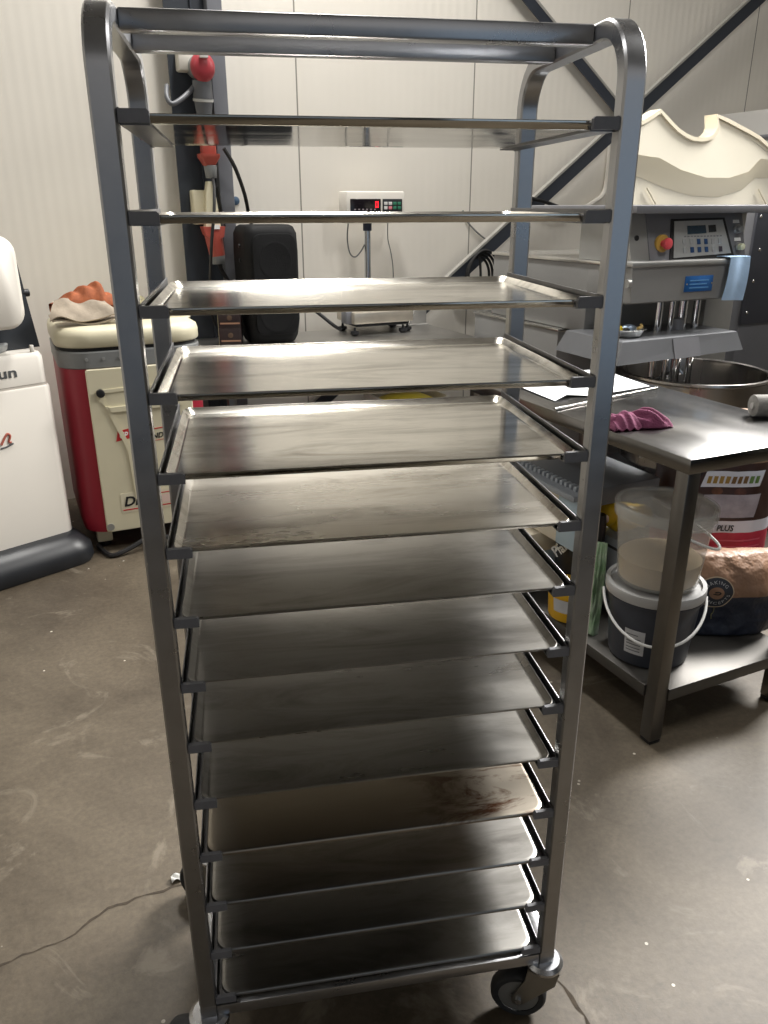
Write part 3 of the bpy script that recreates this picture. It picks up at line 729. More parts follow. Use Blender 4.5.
# ivory hopper guard
hp = thing('hopper_guard', 'ivory plastic hopper guard with a crescent cut standing on top of the mixer', 'guard', (0, 0, 0))
out = [(2.508, 1.531), (2.46, 1.66), (2.48, 1.77), (2.53, 1.845), (2.591, 1.871), (2.668, 1.908), (2.70, 1.885), (2.731, 1.862), (2.77, 1.836), (2.815, 1.816), (2.855, 1.805), (2.899, 1.803), (2.935, 1.806), (2.968, 1.817), (2.988, 1.833), (2.997, 1.854), (2.993, 1.902), (3.06, 1.886), (3.123, 1.866), (3.19, 1.845), (3.259, 1.821), (3.341, 1.777), (3.45, 1.71), (3.55, 1.62), (3.58, 1.532)]
tilt = lambda z: 2.88+(z-1.531)*.18
hb = MB(); hb.prism(out, lambda a, b: (a, tilt(b), b), lambda a, b: (a, tilt(b)+.022, b)); hb.build('guard_sheet', CREAM2, hp, ang=30)
rim = MB()
edge = out[2:24]
secr = []
for i, (a, b) in enumerate(edge):
    p0 = Vector(edge[max(i-1, 0)]); p1 = Vector(edge[min(i+1, len(edge)-1)]); tdir = (p1-p0).normalized(); nn = Vector((-tdir.y, tdir.x))
    A = Vector((a, b))+nn*.004; Bq = Vector((a, b))-nn*.012
    secr.append([(A.x, tilt(A.y)-.050, A.y), (A.x, tilt(A.y)+.024, A.y), (Bq.x, tilt(Bq.y)+.024, Bq.y), (Bq.x, tilt(Bq.y)-.050, Bq.y)])
rim.loft(secr); rim.build('rim', mat('ivory rim', (226, 216, 192), .5), hp, ang=50)
bt = [(2.50, 1.735), (2.585, 1.727), (2.665, 1.721), (2.787, 1.675), (2.942, 1.644), (3.077, 1.645), (3.198, 1.672), (3.275, 1.729), (3.354, 1.726), (3.45, 1.70)]
bb = [(2.50, 1.66), (2.598, 1.640), (2.712, 1.605), (2.80, 1.585), (2.896, 1.568), (3.05, 1.564), (3.202, 1.595), (3.287, 1.648), (3.373, 1.649), (3.46, 1.64)]
pad = [(a, b) for a, b in out[2:24]]
up_ = [(2.52, 1.81), (2.591, 1.858), (2.668, 1.894), (2.70, 1.873), (2.731, 1.850), (2.77, 1.824), (2.815, 1.804), (2.855, 1.793), (2.899, 1.791), (2.935, 1.794), (2.968, 1.805), (2.998, 1.821), (3.008, 1.854), (3.003, 1.886), (3.06, 1.872), (3.123, 1.852), (3.19, 1.831), (3.259, 1.807), (3.341, 1.763), (3.44, 1.70)]
low = bt[::-1]
full = up_ + low
pdm = MB(); pdm.prism(full, lambda a, b: (a, tilt(b)-.040, b), lambda a, b: (a, tilt(b)-.001, b)); pdm.build('raised_field', CREAM2, hp, ang=30)
em = MB(); ringsE = []
for (a, b), (c_, d_) in zip(bt, bb):
    ringsE.append([(a, tilt(b)-.0405, b), ((a+c_)/2, tilt((b+d_)/2)-.026, b*.5+d_*.5), (c_, tilt(d_)-.002, d_), (a, tilt(b)-.002, b-.004)])
em.loft(ringsE); em.build('moulded_step', mat('ivory step', (230, 220, 194), .5), hp, ang=60)
for x in (2.62, 3.30): MB().tube([(x, tilt(1.60)-.012, 1.60), (x+.05, tilt(1.535)-.012, 1.535)], .004, smooth=0).build('rib', mat('ivory rim', (226, 216, 192), .5), hp)
# foil dish on the guard plate
fd = thing('foil_dish', 'oval foil dish with scraps standing on the mixer guard plate', 'dish', (2.435, 2.70, .999))
MB().lathe([(.01, .001), (.052, .001), (.066, .028), (.074, .030), (.073, .032), (.064, .030), (.050, .004), (.01, .003)], seg=36, sx=1.15).build('dish', mat('foil', (214, 216, 216), .3, 1, var=.1, scale=60, bump=.6), fd)
MB().ball((.015, .01, .030), .03, (1.2, .8, .6)).build('crumpled_foil', mat('pale blue foil', (170, 188, 210), .3, .6, bump=.8, var=.2, scale=40), fd)
MB().ball((-.045, .015, .030), .026, (1, .9, .7)).build('yellow_scrap', mat('yellow scrap', (214, 186, 50), .5, var=.3, scale=30), fd)
MB().box(-.03, .0, -.02, .0, .018, .036, .003, (0, .3, .4)).build('dark_scrap', INK, fd)
MB().tube([(.03, -.03, .034), (.06, -.02, .038), (.082, .01, .040)], .007, 8).build('straw_scrap', mat('straw', (206, 176, 110), .6), fd)

# riveted cabinet right of the mixer
rc = thing('riveted_cabinet', 'dark grey riveted steel cabinet at the right edge beside the mixer panel', 'cabinet', (0, 0, 0))
MB().box(3.735, 4.5, 3.25, 3.9, .05, 1.52, .006).build('cabinet_body', MACHD, rc)
MB().box(3.73, 4.49, 3.235, 3.255, .90, 1.51, .004).build('riveted_panel', mat('slate panel', (86, 88, 96), .45, .4, var=.1, scale=5), rc)
for x, z in ((3.755, 1.470), (3.785, 1.30), (3.775, 1.135), (3.765, .965)):
    MB().ball((x, 3.233, z), .010, (1, .5, 1), sub=2).build('rivet', BRIGHT, rc)
MB().box(3.76, 4.48, 3.27, 3.88, 0, .05).build('plinth', BLACKP, rc)

# ================================================================== BACK TABLE against the wall
bt_ = thing('side_table', 'stainless steel side table against the wall behind the trolley, scale on it', 'table', (.90, 3.70, 0))
BW, BD, BH = 1.44, .695, .85
MB().box(0, BW, 0, BD, BH-.04, BH, .003).build('table_top', mat('satin side table steel', (186, 184, 180), .34, 1, var=.12, scale=5, rvar=.06), bt_)
for x in (.01, BW-.05):
    for y in (.01, BD-.05):
        lg = MB().box(x, x+.04, y, y+.04, .01, BH-.04, .004).build('leg', TABLEG, bt_)
        MB().box(x+.002, x+.038, y+.002, y+.038, 0, .01).build('foot', BLACKP, lg)
MB().box(.05, BW-.05, .03, BD-.03, .14, .17, .002).build('lower_shelf', TABLEG, bt_)
# steel splash sheet leaning behind the table's right end
sps = MB().box(2.125, 2.338, 4.372, 4.376, .8508, 1.075, .001).box(2.125, 2.338, 4.340, 4.376, .8506, .8535, .001)
tag(sps.build('splash_sheet', mat('dull splash steel', (186, 184, 180), .6, .4, var=.15, scale=9)), 'low steel splash sheet at the back of the side table, right of the scale', 'steel sheet')
rr_ = thing('steel_rod', 'short pale steel rod leaning on the splash sheet on the side table', 'rod', (0, 0, 0))
MB().tube([(2.17, 4.29, .858), (2.285, 4.362, 1.005)], .007, smooth=0).build('rod', BRIGHT, rr_)
MB().ball((2.285, 4.362, 1.005), .009).build('rod_tip', LGREY, rr_)

# speaker
sk = thing('loudspeaker', 'tall black loudspeaker standing on the side table', 'loudspeaker', (1.270, 4.155, .8505), R(2))
sk.scale = (.95, 1, 1)
body = []
for z, w, d in ((0, .23, .20), (.008, .25, .22), (.04, .275, .25), (.12, .296, .27), (.46, .302, .27), (.55, .296, .26), (.580, .27, .24), (.590, .24, .20)):
    body.append([Vector((x, y, z)) for x, y in rrect(w, d, .055, 6)])
MB().loft(body).build('cabinet', mat('speaker case', (10, 11, 13), .65, spec=.25, var=.2, scale=40), sk, ang=50)
GR = mat('speaker grille', (12, 13, 15), .7, spec=.2, var=.3, scale=180, bump=.6, bscale=400)
MB().loft([[Vector((x, y, z)) for x, z in rrect(w, h, .05, 6, 0, .30)] for w, h, y in ((.245, .50, -.130), (.240, .495, -.142), (.20, .46, -.146))], True, True).build('grille', GR, sk)
for z, r in ((.42, .095), (.165, .105)):
    pr = [[Vector((rr*math.cos(2*PI*k/40), y, z+rr*math.sin(2*PI*k/40))) for k in range(40)] for rr, y in ((r, -.1455), (r-.004, -.1472), (r-.012, -.1472), (r-.02, -.1462), (.004, -.1462))]
    MB().loft(pr, False, True).build('driver_cone', GR, sk)
for z in (.49, .42): MB().cyl((-.150, -.02, z), (-.157, -.02, z), .010, seg=12).build('side_knob', BLACKP, sk)

# boxes
DK = mat('dark brown card', (44, 30, 30), .5, var=.1, scale=12)
KC = mat('cream card', (196, 184, 144), .6, var=.12, scale=14)
def cbox(z, label):
    b = thing('carton_box', label, 'box', (1.035, 4.09, z), R(-18), 'dark brown boxes stacked on the side table')
    MB().box(-.055, .060, 0, .10, 0, .088, .0015).build('carton', DK, b)
    MB().box(-.0565, -.055, .001, .099, .001, .087).build('cream_side', KC, b)
    MB().box(-.045, .055, -.0012, .0, .020, .028).build('gold_stripe', mat('tan print', (168, 128, 104), .5), b)
    MB().ball((.004, -.001, .052), .014, (1, .1, 1), sub=2).build('gold_emblem', mat('dull emblem', (92, 72, 56), .5), b)
    return b
cbox(.851, 'lower dark brown box with cream side, directly on the side table beside the loudspeaker')
cbox(.940, 'upper dark brown box, stacked on the other box beside the loudspeaker')

# bench scale
bs = thing('bench_scale', 'bench scale with a raised display reading zero, on the side table', 'scale', (1.925, 4.20, .85))
MB().box(-.185, .185, -.10, .16, .062, .128, .008).build('platform', mat('bright platform steel', (214, 206, 192), .35, .8, var=.1, scale=12), bs)
MB().box(-.165, .165, -.085, .14, .046, .062, .003).build('platform_frame', BLACKP, bs)
for x, y in ((-.175, -.085), (.125, -.085), (.175, -.04), (-.16, .13), (.16, .13)):
    MB().lathe([(.006, .045), (.008, .028), (.024, .024), (.026, .012), (.014, .0005)], (x, y, 0), 16).build('foot', BLACKP, bs)
MB().box(-.215, -.165, -.06, .02, .060, .130, .008).build('post_bracket', MACHD, bs)
MB().cyl((.018, .165, .02), (.018, .165, .60), .019, seg=20).build('post', CHROME, bs)
MB().box(-.04, .07, .10, .19, .030, .058, .004).build('post_base', BLACKP, bs)
MB().cyl((.018, .165, .545), (.018, .165, .59), .025, seg=20, bev=.003).build('post_cap', mat('navy cap', (36, 44, 64), .4), bs)
hdn = MB(); hdn.box(-.290, .070, .02, .14, .505, .672, .012)
ho = hdn.build('display_head', WHITEM, bs); ho.location = (.146, .06, .082)
MB().box(-.268, -.083, .0165, .021, .530, .632, .002).build('display_window', DISPB, ho)
MB().box(-.072, .050, .0165, .021, .530, .632, .002).build('keypad', mat('keypad black', (32, 34, 38), .4), ho)
def seg_ring(cx, cz, w, h):
    mb = MB(); t = .0042
    mb.box(cx-w/2, cx+w/2, .0145, .0165, cz+h/2-t, cz+h/2); mb.box(cx-w/2, cx+w/2, .0145, .0165, cz-h/2, cz-h/2+t)
    mb.box(cx-w/2, cx-w/2+t, .0145, .0165, cz-h/2, cz+h/2); mb.box(cx+w/2-t, cx+w/2, .0145, .0165, cz-h/2, cz+h/2)
    return mb
seg_ring(-.108, .603, .018, .032).build('zero_digit', LEDRED, ho)
for i in range(6): MB().box(-.245+.024*i, -.235+.024*i, .0150, .0165, .574, .581).build('indicator', mat('dim lamp', (150, 140, 144), .5), ho)
for i in range(4):
    for j in range(2):
        m_ = (mat('white key', (214, 214, 212), .5), mat('white key', (214, 214, 212), .5), mat('green key', (44, 120, 92), .5), mat('green key', (44, 120, 92), .5))[i] if (i, j) != (1, 1) else mat('pink key', (220, 130, 140), .5)
        MB().box(-.064+.028*i, -.043+.028*i, .0140, .0165, .600-.023*j, .617-.023*j, .002).build('key', m_, ho)
MB().tube([(-.105, .15, .59), (-.113, .15, .51), (-.10, .15, .43), (-.066, .155, .405), (-.03, .16, .43), (.0, .165, .47)], .0042).build('signal_cable', GREYCAB, bs)
MB().tube([(.14, .15, .59), (.145, .16, .50), (.17, .17, .42), (.20, .2, .30), (.21, .22, .005)], .003).build('power_cable', GREYCAB, bs)

# yellow bin under the side table
yb2 = thing('yellow_topped_bin', 'white bin with yellow contents under the right part of the side table', 'bin', (1.99, 3.95, .1715))
MB().loft([[Vector((x, y, z)) for x, y in rrect(w, w*.9, .04, 5)] for w, z in ((.30, 0), (.38, .33), (.40, .335), (.40, .36), (.372, .362), (.36, .30))], True, False).build('bin_body', WHITEM, yb2)
MB().lathe([(.175, .30), (.16, .33), (.10, .355), (.01, .362)], seg=30, cap0=False).build('yellow_contents', mat('yellow bag', (222, 200, 60), .5, var=.15, scale=20), yb2)

# ---- sockets, plugs and cables on the column
def cee(name, label, cat, x, y, z): return thing(name, label, cat, (x, y, z))
w1 = cee('power_socket', 'red and grey power socket high on the steel column, with a looped grey cable', 'socket', 1.040, 4.30, 2.150)
MB().box(-.10, -.02, .03, .135, -.01, .09, .01).build('wall_box', mat('socket box', (206, 202, 192), .5), w1)
MB().cyl((0, .10, .02), (0, -.03, -.0), .055, seg=28).build('socket_collar', GREYP, w1)
MB().ball((0, -.035, 0), .060, (1, .55, 1.1)).build('red_cap', REDP, w1)
MB().box(-.018, .020, -.082, -.060, .035, .062, .003).build('white_tab', WHITEI, w1)
MB().cyl((0, .0, -.05), (.002, .01, -.13), .046, .048, seg=24).build('socket_body', mat('dark grey plastic', (92, 94, 98), .45), w1)
MB().cyl((.002, .01, -.13), (.002, .012, -.142), .050, seg=24).build('white_ring', mat('pale ring grey', (178, 178, 174), .5), w1)
MB().cyl((.002, .012, -.142), (.002, .015, -.22), .045, .034, seg=24).build('plug_nose', mat('dark grey plastic', (92, 94, 98), .45), w1)
MB().tube([(-.02, .02, -.06), (-.06, .0, -.10), (-.12, -.03, -.145), (-.165, -.04, -.165), (-.18, -.02, -.13), (-.165, .03, -.08)], .012, 10).build('looped_cable', mat('dark grey plastic', (92, 94, 98), .45), w1)
w2 = cee('power_plug', 'orange red power plug hanging below the socket, seen behind the topmost tray', 'plug', 1.045, 4.30, 1.79)
MB().box(-.034, .036, -.03, .035, -.035, .09, .010).build('plug_body', ORRED, w2)
MB().loft([[Vector((x, y, z)) for x, y in rrect(a, a*.9, .01, 3)] for a, z in ((.07, -.03), (.10, -.018), (.098, -.03-.004), (.04, -.085))], True, True).build('plug_collar', ORRED, w2)
MB().cyl((.004, 0, -.07), (.006, 0, -.13), .034, .027, seg=20, bev=.004).build('cable_gland', GREYP, w2)
MB().tube([(.006, 0, -.12), (.004, -.05, -.16), (-.015, -.095, -.28), (-.04, -.10, -.42), (-.055, -.07, -.6), (-.06, -.03, -.75), (-.03, .0, -.86)], .008).build('plug_cable', CABLEM, w2)
w3 = cee('switched_socket', 'cream switch box with an orange red plug low on the steel column', 'socket', 1.02, 4.30, 1.53)
MB().box(-.065, .030, .02, .135, -.09, .075, .008).build('switch_box', CREAM, w3)
MB().prism([(-.022, -.115), (.058, -.115), (.040, .060), (.028, .115), (.006, .115), (-.006, .060)], lambda a, b: (a, -.025, b), lambda a, b: (a, .03, b)).build('cream_cover', CREAM, w3)
MB().prism([(-.04, -.10), (.075, -.10), (.065, -.150), (.015, -.175), (-.028, -.14)], lambda a, b: (a, -.04, b), lambda a, b: (a, .035, b)).build('plug_collar', ORRED, w3)
MB().cyl((.018, 0, -.13), (.032, 0, -.245), .047, .040, seg=22).build('plug_body', ORRED, w3)
MB().cyl((.032, 0, -.238), (.036, 0, -.285), .040, .034, seg=22, bev=.004).build('cable_gland', GREYP, w3)
MB().box(.008, .044, -.048, -.038, -.112, -.092).build('white_tab', WHITEI, w3)
MB().tube([(.036, 0, -.28), (.055, .02, -.32), (.12, .055, -.42), (.18, .06, -.50), (.24, .06, -.57), (.30, .05, -.64)], .011).build('plug_cable', CABLEM, w3)
cA = MB().tube([(1.105, 4.22, 1.795), (1.16, 4.24, 1.71), (1.22, 4.30, 1.58), (1.27, 4.38, 1.43), (1.36, 4.42, 1.25), (1.50, 4.42, 1.06), (1.62, 4.36, .96), (1.70, 4.30, .885), (1.74, 4.29, .862)], .010).build('speaker_cable', CABLEM)
tag(cA, 'thick black cable sloping down the wall behind the loudspeaker', 'cable')
cB = MB().tube([(1.075, 4.30, 1.62), (1.10, 4.33, 1.50), (1.13, 4.36, 1.35), (1.15, 4.38, 1.2), (1.17, 4.38, 1.08)], .006).build('thin_cable', CABLEM)
tag(cB, 'thin black cable hanging beside the low orange red plug', 'cable')
tag(MB().lathe([(.022, 0), (.022, .004), (.014, .007), (.002, .008)], seg=20).build('blue_screw_cover', mat('slate blue cap', (70, 92, 116), .5), loc=(1.222, 4.4995, 1.555)), 'small round slate blue cover on the wall right of the column', 'cover')
bpy.data.objects['blue_screw_cover'].rotation_euler = (R(90), 0, 0)
# cable coil on the brace, wall wires
ccoil = MB()
for i in range(4):
    r0 = .105+.012*i
    ccoil.tube([(2.70+r0*.8*math.cos(a)+.008*i, 4.380-.012*i, 1.11+r0*math.sin(a)*1.15) for a in [2*PI*k/20 for k in range(21)]], .0085, 8, 2)
ccoil.tube([(2.69, 4.35, 1.24), (2.70, 4.345, 1.1), (2.685, 4.35, .95)], .008)
tag(ccoil.build('cable_coil', CABLEM), 'coil of black cable hung on the long brace left of the mixer', 'cable coil')
wc = MB().tube([(2.64, 4.487, 1.50), (2.68, 4.487, 1.43), (2.78, 4.487, 1.35), (2.86, 4.487, 1.31)], .005)
tag(wc.build('wall_wire', GREYCAB), 'thin grey wire curving down the wall to the long brace', 'wire')
wd = MB().tube([(3.03, 4.375, 1.575), (3.15, 4.36, 1.55), (3.30, 4.36, 1.51), (3.42, 4.40, 1.49)], .011)
tag(wd.build('black_hose', CABLEM), 'short black cable running right from the long brace behind the second tray', 'cable')
we = MB().tube([(3.72, 4.47, 1.90), (3.72, 4.47, 1.70), (3.70, 4.47, 1.60), (3.62, 4.47, 1.545), (3.50, 4.47, 1.49)], .016)
tag(we.build('white_conduit', WHITEM), 'white conduit running down the wall and bending left behind the trolley post', 'pipe')

# ================================================================== RED AND CREAM MACHINE
rm = thing('dough_divider', 'cream machine with dark red corner panels and lid behind the trolley at left', 'machine', (.485, 3.96, 0), 0)
# footprint half width .31, front at y -.31
def rr3(w, d, r, z, cx=0, cy=0): return [Vector((x, y, z)) for x, y in rrect(w, d, r, 8, cx, cy)]
MB().loft([rr3(.50, .52, .10, .085), rr3(.60, .62, .12, .10), rr3(.622, .640, .13, .16), rr3(.622, .640, .13, .868)]).build('body', REDB, rm, ang=30)
fpn = MB()
fpn.loft([[Vector((x, y, z)) for x, z in rrect(w, h, .012, 3, .012, .485)] for w, h, y in ((.45, .765, -.300), (.45, .765, -.322), (.442, .757, -.328))]); 
fo = fpn.build('front_panel', CREAM, rm, ang=30)
def framez(name, poly, y0, y1, m, parent): return MB().prism(poly, lambda a, b: (a, y0, b), lambda a, b: (a, y1, b)).build(name, m, parent)
# raised surround leaving the moulded recess
framez('moulded_ridge', [(-.165, .775), (.19, .785), (.19, .772), (-.150, .760), (-.150, .700), (-.175, .735)], -.332, -.326, CREAM, fo)
framez('moulded_ridge', [(-.150, .700), (-.130, .700), (-.060, .50), (-.050, .25), (-.066, .25), (-.078, .49)], -.332, -.326, CREAM, fo)
framez('moulded_ledge', [(-.135, .695), (.19, .70), (.19, .675), (-.125, .672)], -.336, -.326, CREAM, fo)
MB().cyl((-.163, -.324, .762), (-.163, -.350, .762), .018, seg=18, bev=.004).build('black_knob', BLACKP, fo)
MB().cyl((-.195, -.326, .130), (-.195, -.332, .130), .017, seg=18).build('bolt', LGREY, fo)
# badge
lgp = framez('red_badge', [(-.122, .535), (-.058, .545), (-.046, .592), (-.110, .583)], -.3295, -.328, REDI, fo)
text_part('lettering', 'CP', .040, lambda x, y, z: (-.108+x, -.3296-z, .548+y), WHITEI, lgp, shear=.3, sx=.75, bold=.0008)
text_part('lettering', 'ND', .034, lambda x, y, z: (.036+x, -.3286-z, .530+y+x*.06), INK, fo, shear=.2, bold=.001, sx=1.0)
framez('red_line', [(.03, .572), (.105, .577), (.105, .582), (.03, .577)], -.3292, -.328, REDI, fo)
framez('red_line', [(.03, .518), (.105, .523), (.105, .525), (.03, .520)], -.3292, -.328, REDI, fo)
wlp = framez('pale_nameplate', [(-.135, .190), (.20, .190), (.20, .285), (-.135, .285)], -.3292, -.327, mat('pale cream print', (217, 210, 186), .5), fo)
text_part('lettering', 'Di', .064, lambda x, y, z: (-.125+x, -.3302-z, .222+y), INK, wlp, shear=.25, bold=.0018, sx=1.05)
framez('pink_stripe', [(-.13, .200), (.19, .200), (.19, .206), (-.13, .206)], -.3300, -.3293, REDI, wlp)
framez('pink_stripe', [(.02, .262), (.19, .262), (.19, .267), (.02, .267)], -.3300, -.3293, REDI, wlp)
framez('pink_band', [(.02, .214), (.19, .214), (.19, .254), (.02, .254)], -.3298, -.3293, mat('pale pink print', (222, 196, 186), .6), wlp)
MB().loft([rr3(.622, .640, .135, .868), rr3(.628, .646, .135, .873), rr3(.628, .646, .135, .937), rr3(.622, .640, .135, .942)]).build('grey_band', GREYP, rm, ang=30)
for x in (-.20, -.13, -.06): MB().cyl((x, -.321, .91), (x, -.327, .91), .007, seg=10).build('band_screw', LGREY, rm)
MB().loft([rr3(.60, .62, .13, .942), rr3(.60, .62, .13, .958)]).build('seal', INK, rm)
MB().loft([rr3(.62, .638, .14, .958), rr3(.632, .65, .14, .966), rr3(.632, .65, .14, 1.005), rr3(.62, .638, .135, 1.026), rr3(.58, .60, .12, 1.039), rr3(.50, .52, .10, 1.043)]).build('lid', CREAM, rm, ang=50)
MB().loft([rr3(.23, .30, .05, 1.038, .195, .02), rr3(.22, .28, .05, 1.078, .195, .02), rr3(.16, .20, .05, 1.108, .195, .02)]).build('lid_dome', CREAM, rm, ang=50)
for x in (-.22, .22):
    for y in (-.20, .22):
        ft = MB().box(x-.035, x+.035, y-.05, y+.05, .03, .10, .006).build('foot_bracket', CREAM, rm)
        MB().cyl((x, y, 0), (x, y, .035), .03, seg=18).build('foot_pad', BLACKP, ft)
fc = MB().tube([(.23, 3.72, .012), (.25, 3.62, .012), (.28, 3.57, .012), (.36, 3.58, .03), (.44, 3.60, .055), (.52, 3.62, .045), (.60, 3.62, .02), (.72, 3.68, .012)], .012)
tag(fc.build('power_cable', CABLEM), 'black cable lying on the floor under the cream and red machine', 'cable')

# gloves on the lid
gv = thing('work_glove', 'orange and grey work glove lying on the lid of the cream machine', 'glove', (.335, 3.83, 1.058), R(4))
gv.scale = (1.12, 1.05, 1.2)
gc = MB()
gc.grid(lambda u, v: Vector((-.150+.275*u, -.105+.10*v, .004+.010*math.sin(7*u+1)+.012*v)), 24, 10, .005)
gc.grid(lambda u, v: Vector((-.160+.265*u+v*(.035-.09*u), -.110+.085*v, .013+.066*v**.8+.011*math.sin(9*u)*(1-v)+.004*math.sin(14*u+5*v))), 30, 14, .006)
gc.build('cuff', mat('grey suede', (158, 146, 130), .9, var=.2, scale=30, bump=.3), gv, ang=70)
def gtop(u):
    k = [(0, .012), (.25, .045), (.5, .066), (.70, .078), (.78, .072), (.83, .045), (.90, .044), (.96, .030), (1, .008)]
    for (a, p), (b, q) in zip(k, k[1:]):
        if u <= b: return p+(q-p)*(u-a)/(b-a)
    return 0
hm = MB()
def fan(u, v, top):
    x = -.125+.225*u; w_ = math.sin(PI*min(max(v, 0), 1))**.5
    rid = 1+.10*math.sin(26*u+3*v)
    z = .050+(gtop(u)*w_*rid if top else -.035*w_) + .006*mnoise.noise(Vector((u*9, v*5, 3)))*w_
    return Vector((x+.012*math.sin(5*v), -.045+.105*v, z))
hm.grid(lambda u, v: fan(u, v, True), 54, 26); hm.grid(lambda u, v: fan(u, v, False), 30, 14)
hm.build('glove_hand', mat('orange leather', (160, 88, 52), .8, var=.35, scale=28, bump=.4), gv, ang=80)
g2 = thing('cream_rag', 'crumpled cream and black rag beside the orange glove on the lid', 'rag', (.545, 3.90, 1.080), R(-5))
rg = MB().grid(lambda u, v: Vector((-.07+.16*u, -.07+.15*v, .004+.055*math.sin(PI*u)**.6*math.sin(PI*v)**.6+.016*mnoise.noise(Vector((u*6, v*6, 4))))), 30, 26, .003)
rg.build('rag_cloth', mat('cream and black print', (214, 204, 160), .9, var=.9, scale=28, col2=(44, 40, 34)), g2, ang=80)

# ================================================================== WHITE MACHINE at the left edge
wm_ = thing('white_mixer', 'white machine with a black base and black neck at the left edge', 'machine', (.135, 3.66, 0), R(21))
def rz(w, d, r, z, x1=0, y0=0): return [Vector((x, y, z)) for x, y in rrect(w, d, r, 6, x1-w/2, y0+d/2)]
MB().loft([rz(.86, .86, .10, .0, .055, -.10), rz(.88, .88, .11, .02, .065, -.11), rz(.87, .87, .11, .075, .060, -.105), rz(.80, .80, .09, .125, .02, -.05), rz(.77, .77, .07, .135, .0, -.02)]).build('base', mat('black base plastic', (32, 34, 38), .4, var=.2, scale=8), wm_, ang=50)
MB().loft([rz(.755, .74, .035, .132, -.004, .0), rz(.76, .75, .04, .14), rz(.76, .75, .04, .806), rz(.752, .742, .035, .814, -.004, .004)]).build('body', WHITEM, wm_, ang=40)
MB().loft([rz(.742, .73, .03, .812, -.010, .010), rz(.742, .73, .03, .826, -.010, .010)]).build('step', mat('grey white', (186, 180, 172), .45), wm_)
up2 = MB().loft([rz(.748, .735, .035, .826, -.010, .008), rz(.748, .735, .035, .935, -.010, .008), rz(.73, .715, .03, .955, -.02, .02)]).build('upper_body', WHITEM, wm_, ang=40)
text_part('lettering', 'un', .060, lambda x, y, z: (-.132+x-.085+.0, .0065-z, .866+y), mat('grey print ink', (84, 86, 88), .5), wm_, bold=.0012, sx=1.35)
lg3 = MB()
lg3.tube([(-.255, -.001, .595), (-.235, -.001, .625), (-.222, -.001, .637), (-.213, -.001, .625), (-.222, -.001, .603), (-.212, -.001, .598)], .005, 6)
lab(lg3.build('logo_mark', mat('brown red print', (170, 92, 76), .6), wm_), 'small red brown curl mark')
MB().tube([(-.26, -.001, .580), (-.235, -.001, .583), (-.205, -.001, .592)], .004, 6).build('logo_script', mat('grey print ink', (84, 86, 88), .5), wm_)
# turntable, neck, head
MB().lathe([(.01, .954), (.135, .954), (.145, .962), (.150, .985), (.145, .990), (.01, .992)], (-.24, .20, 0), 40).build('turntable', GREYP, wm_)
MB().lathe([(.01, .99), (.11, .99), (.115, 1.0), (.112, 1.055), (.10, 1.06), (.01, 1.06)], (-.24, .20, 0), 40).build('collar', mat('dark grey collar', (60, 62, 64), .45), wm_)
nk = [(-.16, .957), (.026, .957), (.002, 1.16), (-.014, 1.31), (-.024, 1.372), (-.044, 1.402), (-.10, 1.418), (-.30, 1.36), (-.30, .99)]
MB().prism(nk, lambda a, b: (a, .13, b), lambda a, b: (a, .25, b)).build('neck', mat('slate neck', (48, 52, 58), .4, var=.1, scale=6), wm_, ang=50)
MB().cyl((-.01, .145, 1.185), (.020, .145, 1.185), .016, seg=14).build('hinge_pin', BLACKP, wm_)
MB().loft([[Vector((x, y, z)) for x, z in rrect(w, h, r, 6, -.285, 1.245)] for w, h, r, y in ((.37, .33, .07, -.05), (.41, .36, .07, -.03), (.41, .36, .07, .11), (.38, .34, .06, .128))]).build('head', WHITEM, wm_, ang=50)
MB().box(-.06, -.045, .02, .035, .955, .985, .003).build('pin', WHITEM, wm_)

# scrap of film on the floor
a_, b_ = rk(-.43, .49)
sc = MB().grid(lambda u, v: Vector((a_-.01+.032*u, b_-.01+.02*v, .003+.009*abs(math.sin(5*u+3*v)))), 8, 6, .0008)
tag(sc.build('film_scrap', mat('pale film', (196, 196, 192), .4), ang=80), 'small crumpled pale film scrap on the floor left of the trolley', 'scrap')

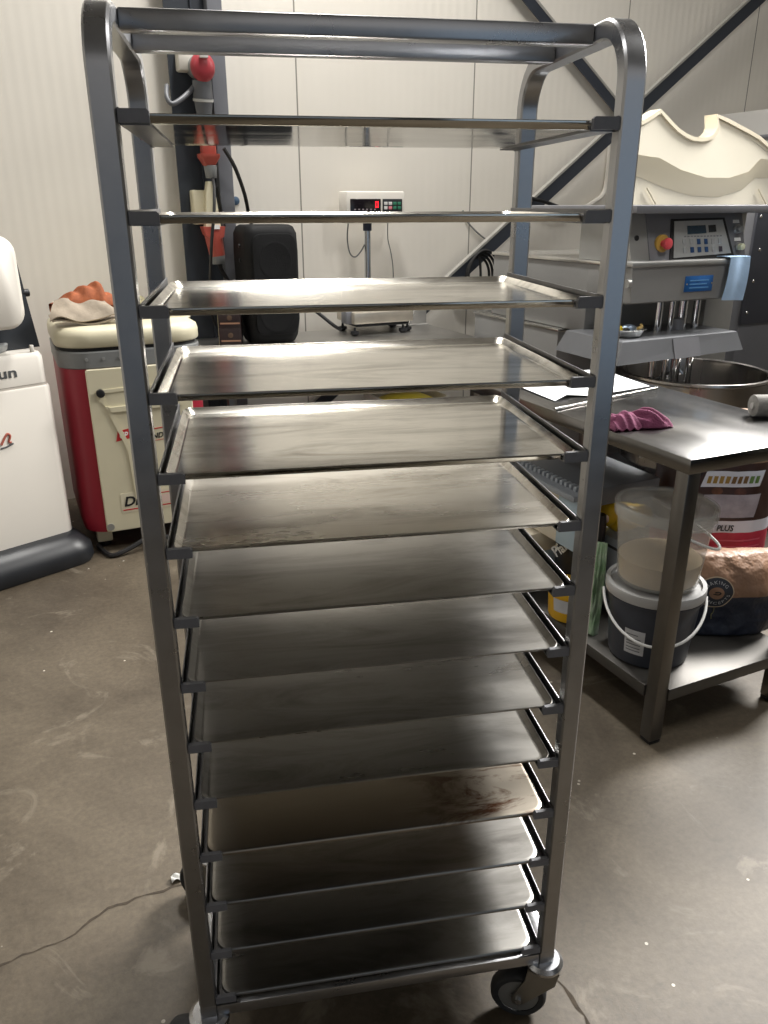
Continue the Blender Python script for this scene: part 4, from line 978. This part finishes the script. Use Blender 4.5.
# ================================================================== LIGHT
def area(name, loc, rot, sx, sy, power, col):
    l = bpy.data.lights.new(name, 'AREA'); l.shape = 'RECTANGLE'; l.size = sx; l.size_y = sy; l.energy = power; l.color = col
    o = bpy.data.objects.new(name, l); C.objects.link(o); o.location = loc; o.rotation_euler = rot; return o
WARM = (1, .975, .935)
area('overhead_light', (1.4, 3.7, 4.5), (0, 0, 0), .35, 1.2, 140, WARM)
area('overhead_light', (-1.9, 1.9, 4.5), (0, 0, 0), .5, 1.6, 42, WARM)
area('overhead_light', (3.0, .3, 4.5), (0, 0, 0), .35, 1.2, 62, WARM)  # added fill, brightens the hopper guard and mixer fronts
d = Vector((.6, 1.2, .7))-Vector((4.5, 2.7, 3.6)); lo = area('hanging_lamp', (4.5, 2.7, 3.6), d.to_track_quat('-Z', 'Y').to_euler(), 1.4, 1.4, 150, WARM); lo.data.spread = R(85)
area('daylight_door', (1.7, YB+.05, 1.75), (R(90), 0, 0), 2.0, 2.3, 8.5, (.62, .80, 1))
area('daylight_window', (-1.2, YB+.05, 1.3), (R(90), 0, 0), 2.6, 2.0, 3.6, (.72, .85, 1))
area('high_warm_fill', (0, YB+.05, 3.3), (R(90), 0, 0), 5.0, 1.7, 16, (1, .96, .92))  # added warm fill to lighten the trolley's top bars, not a real window
w = bpy.data.worlds.new('world'); bpy.context.scene.world = w; w.use_nodes = True
w.node_tree.nodes['Background'].inputs[0].default_value = (.5, .52, .55, 1); w.node_tree.nodes['Background'].inputs[1].default_value = .25

# ================================================================== CAMERA
cam = bpy.data.cameras.new('camera'); co_ = bpy.data.objects.new('camera', cam); C.objects.link(co_)
co_.location = (0, 0, 1.5317); co_.rotation_euler = (R(68.725), R(.09), R(-25.138))
cam.sensor_fit = 'VERTICAL'; cam.sensor_height = 36; cam.lens = 788.15/1024*36
cam.clip_start = .05
S = bpy.context.scene; S.camera = co_
S.view_settings.view_transform = 'Standard'; S.view_settings.look = 'None'; S.view_settings.gamma = 1
S.view_settings.use_curve_mapping = False; S.view_settings.exposure = 0.0
S.cycles.max_bounces = 10; S.cycles.glossy_bounces = 6; S.cycles.transmission_bounces = 8; S.cycles.diffuse_bounces = 4
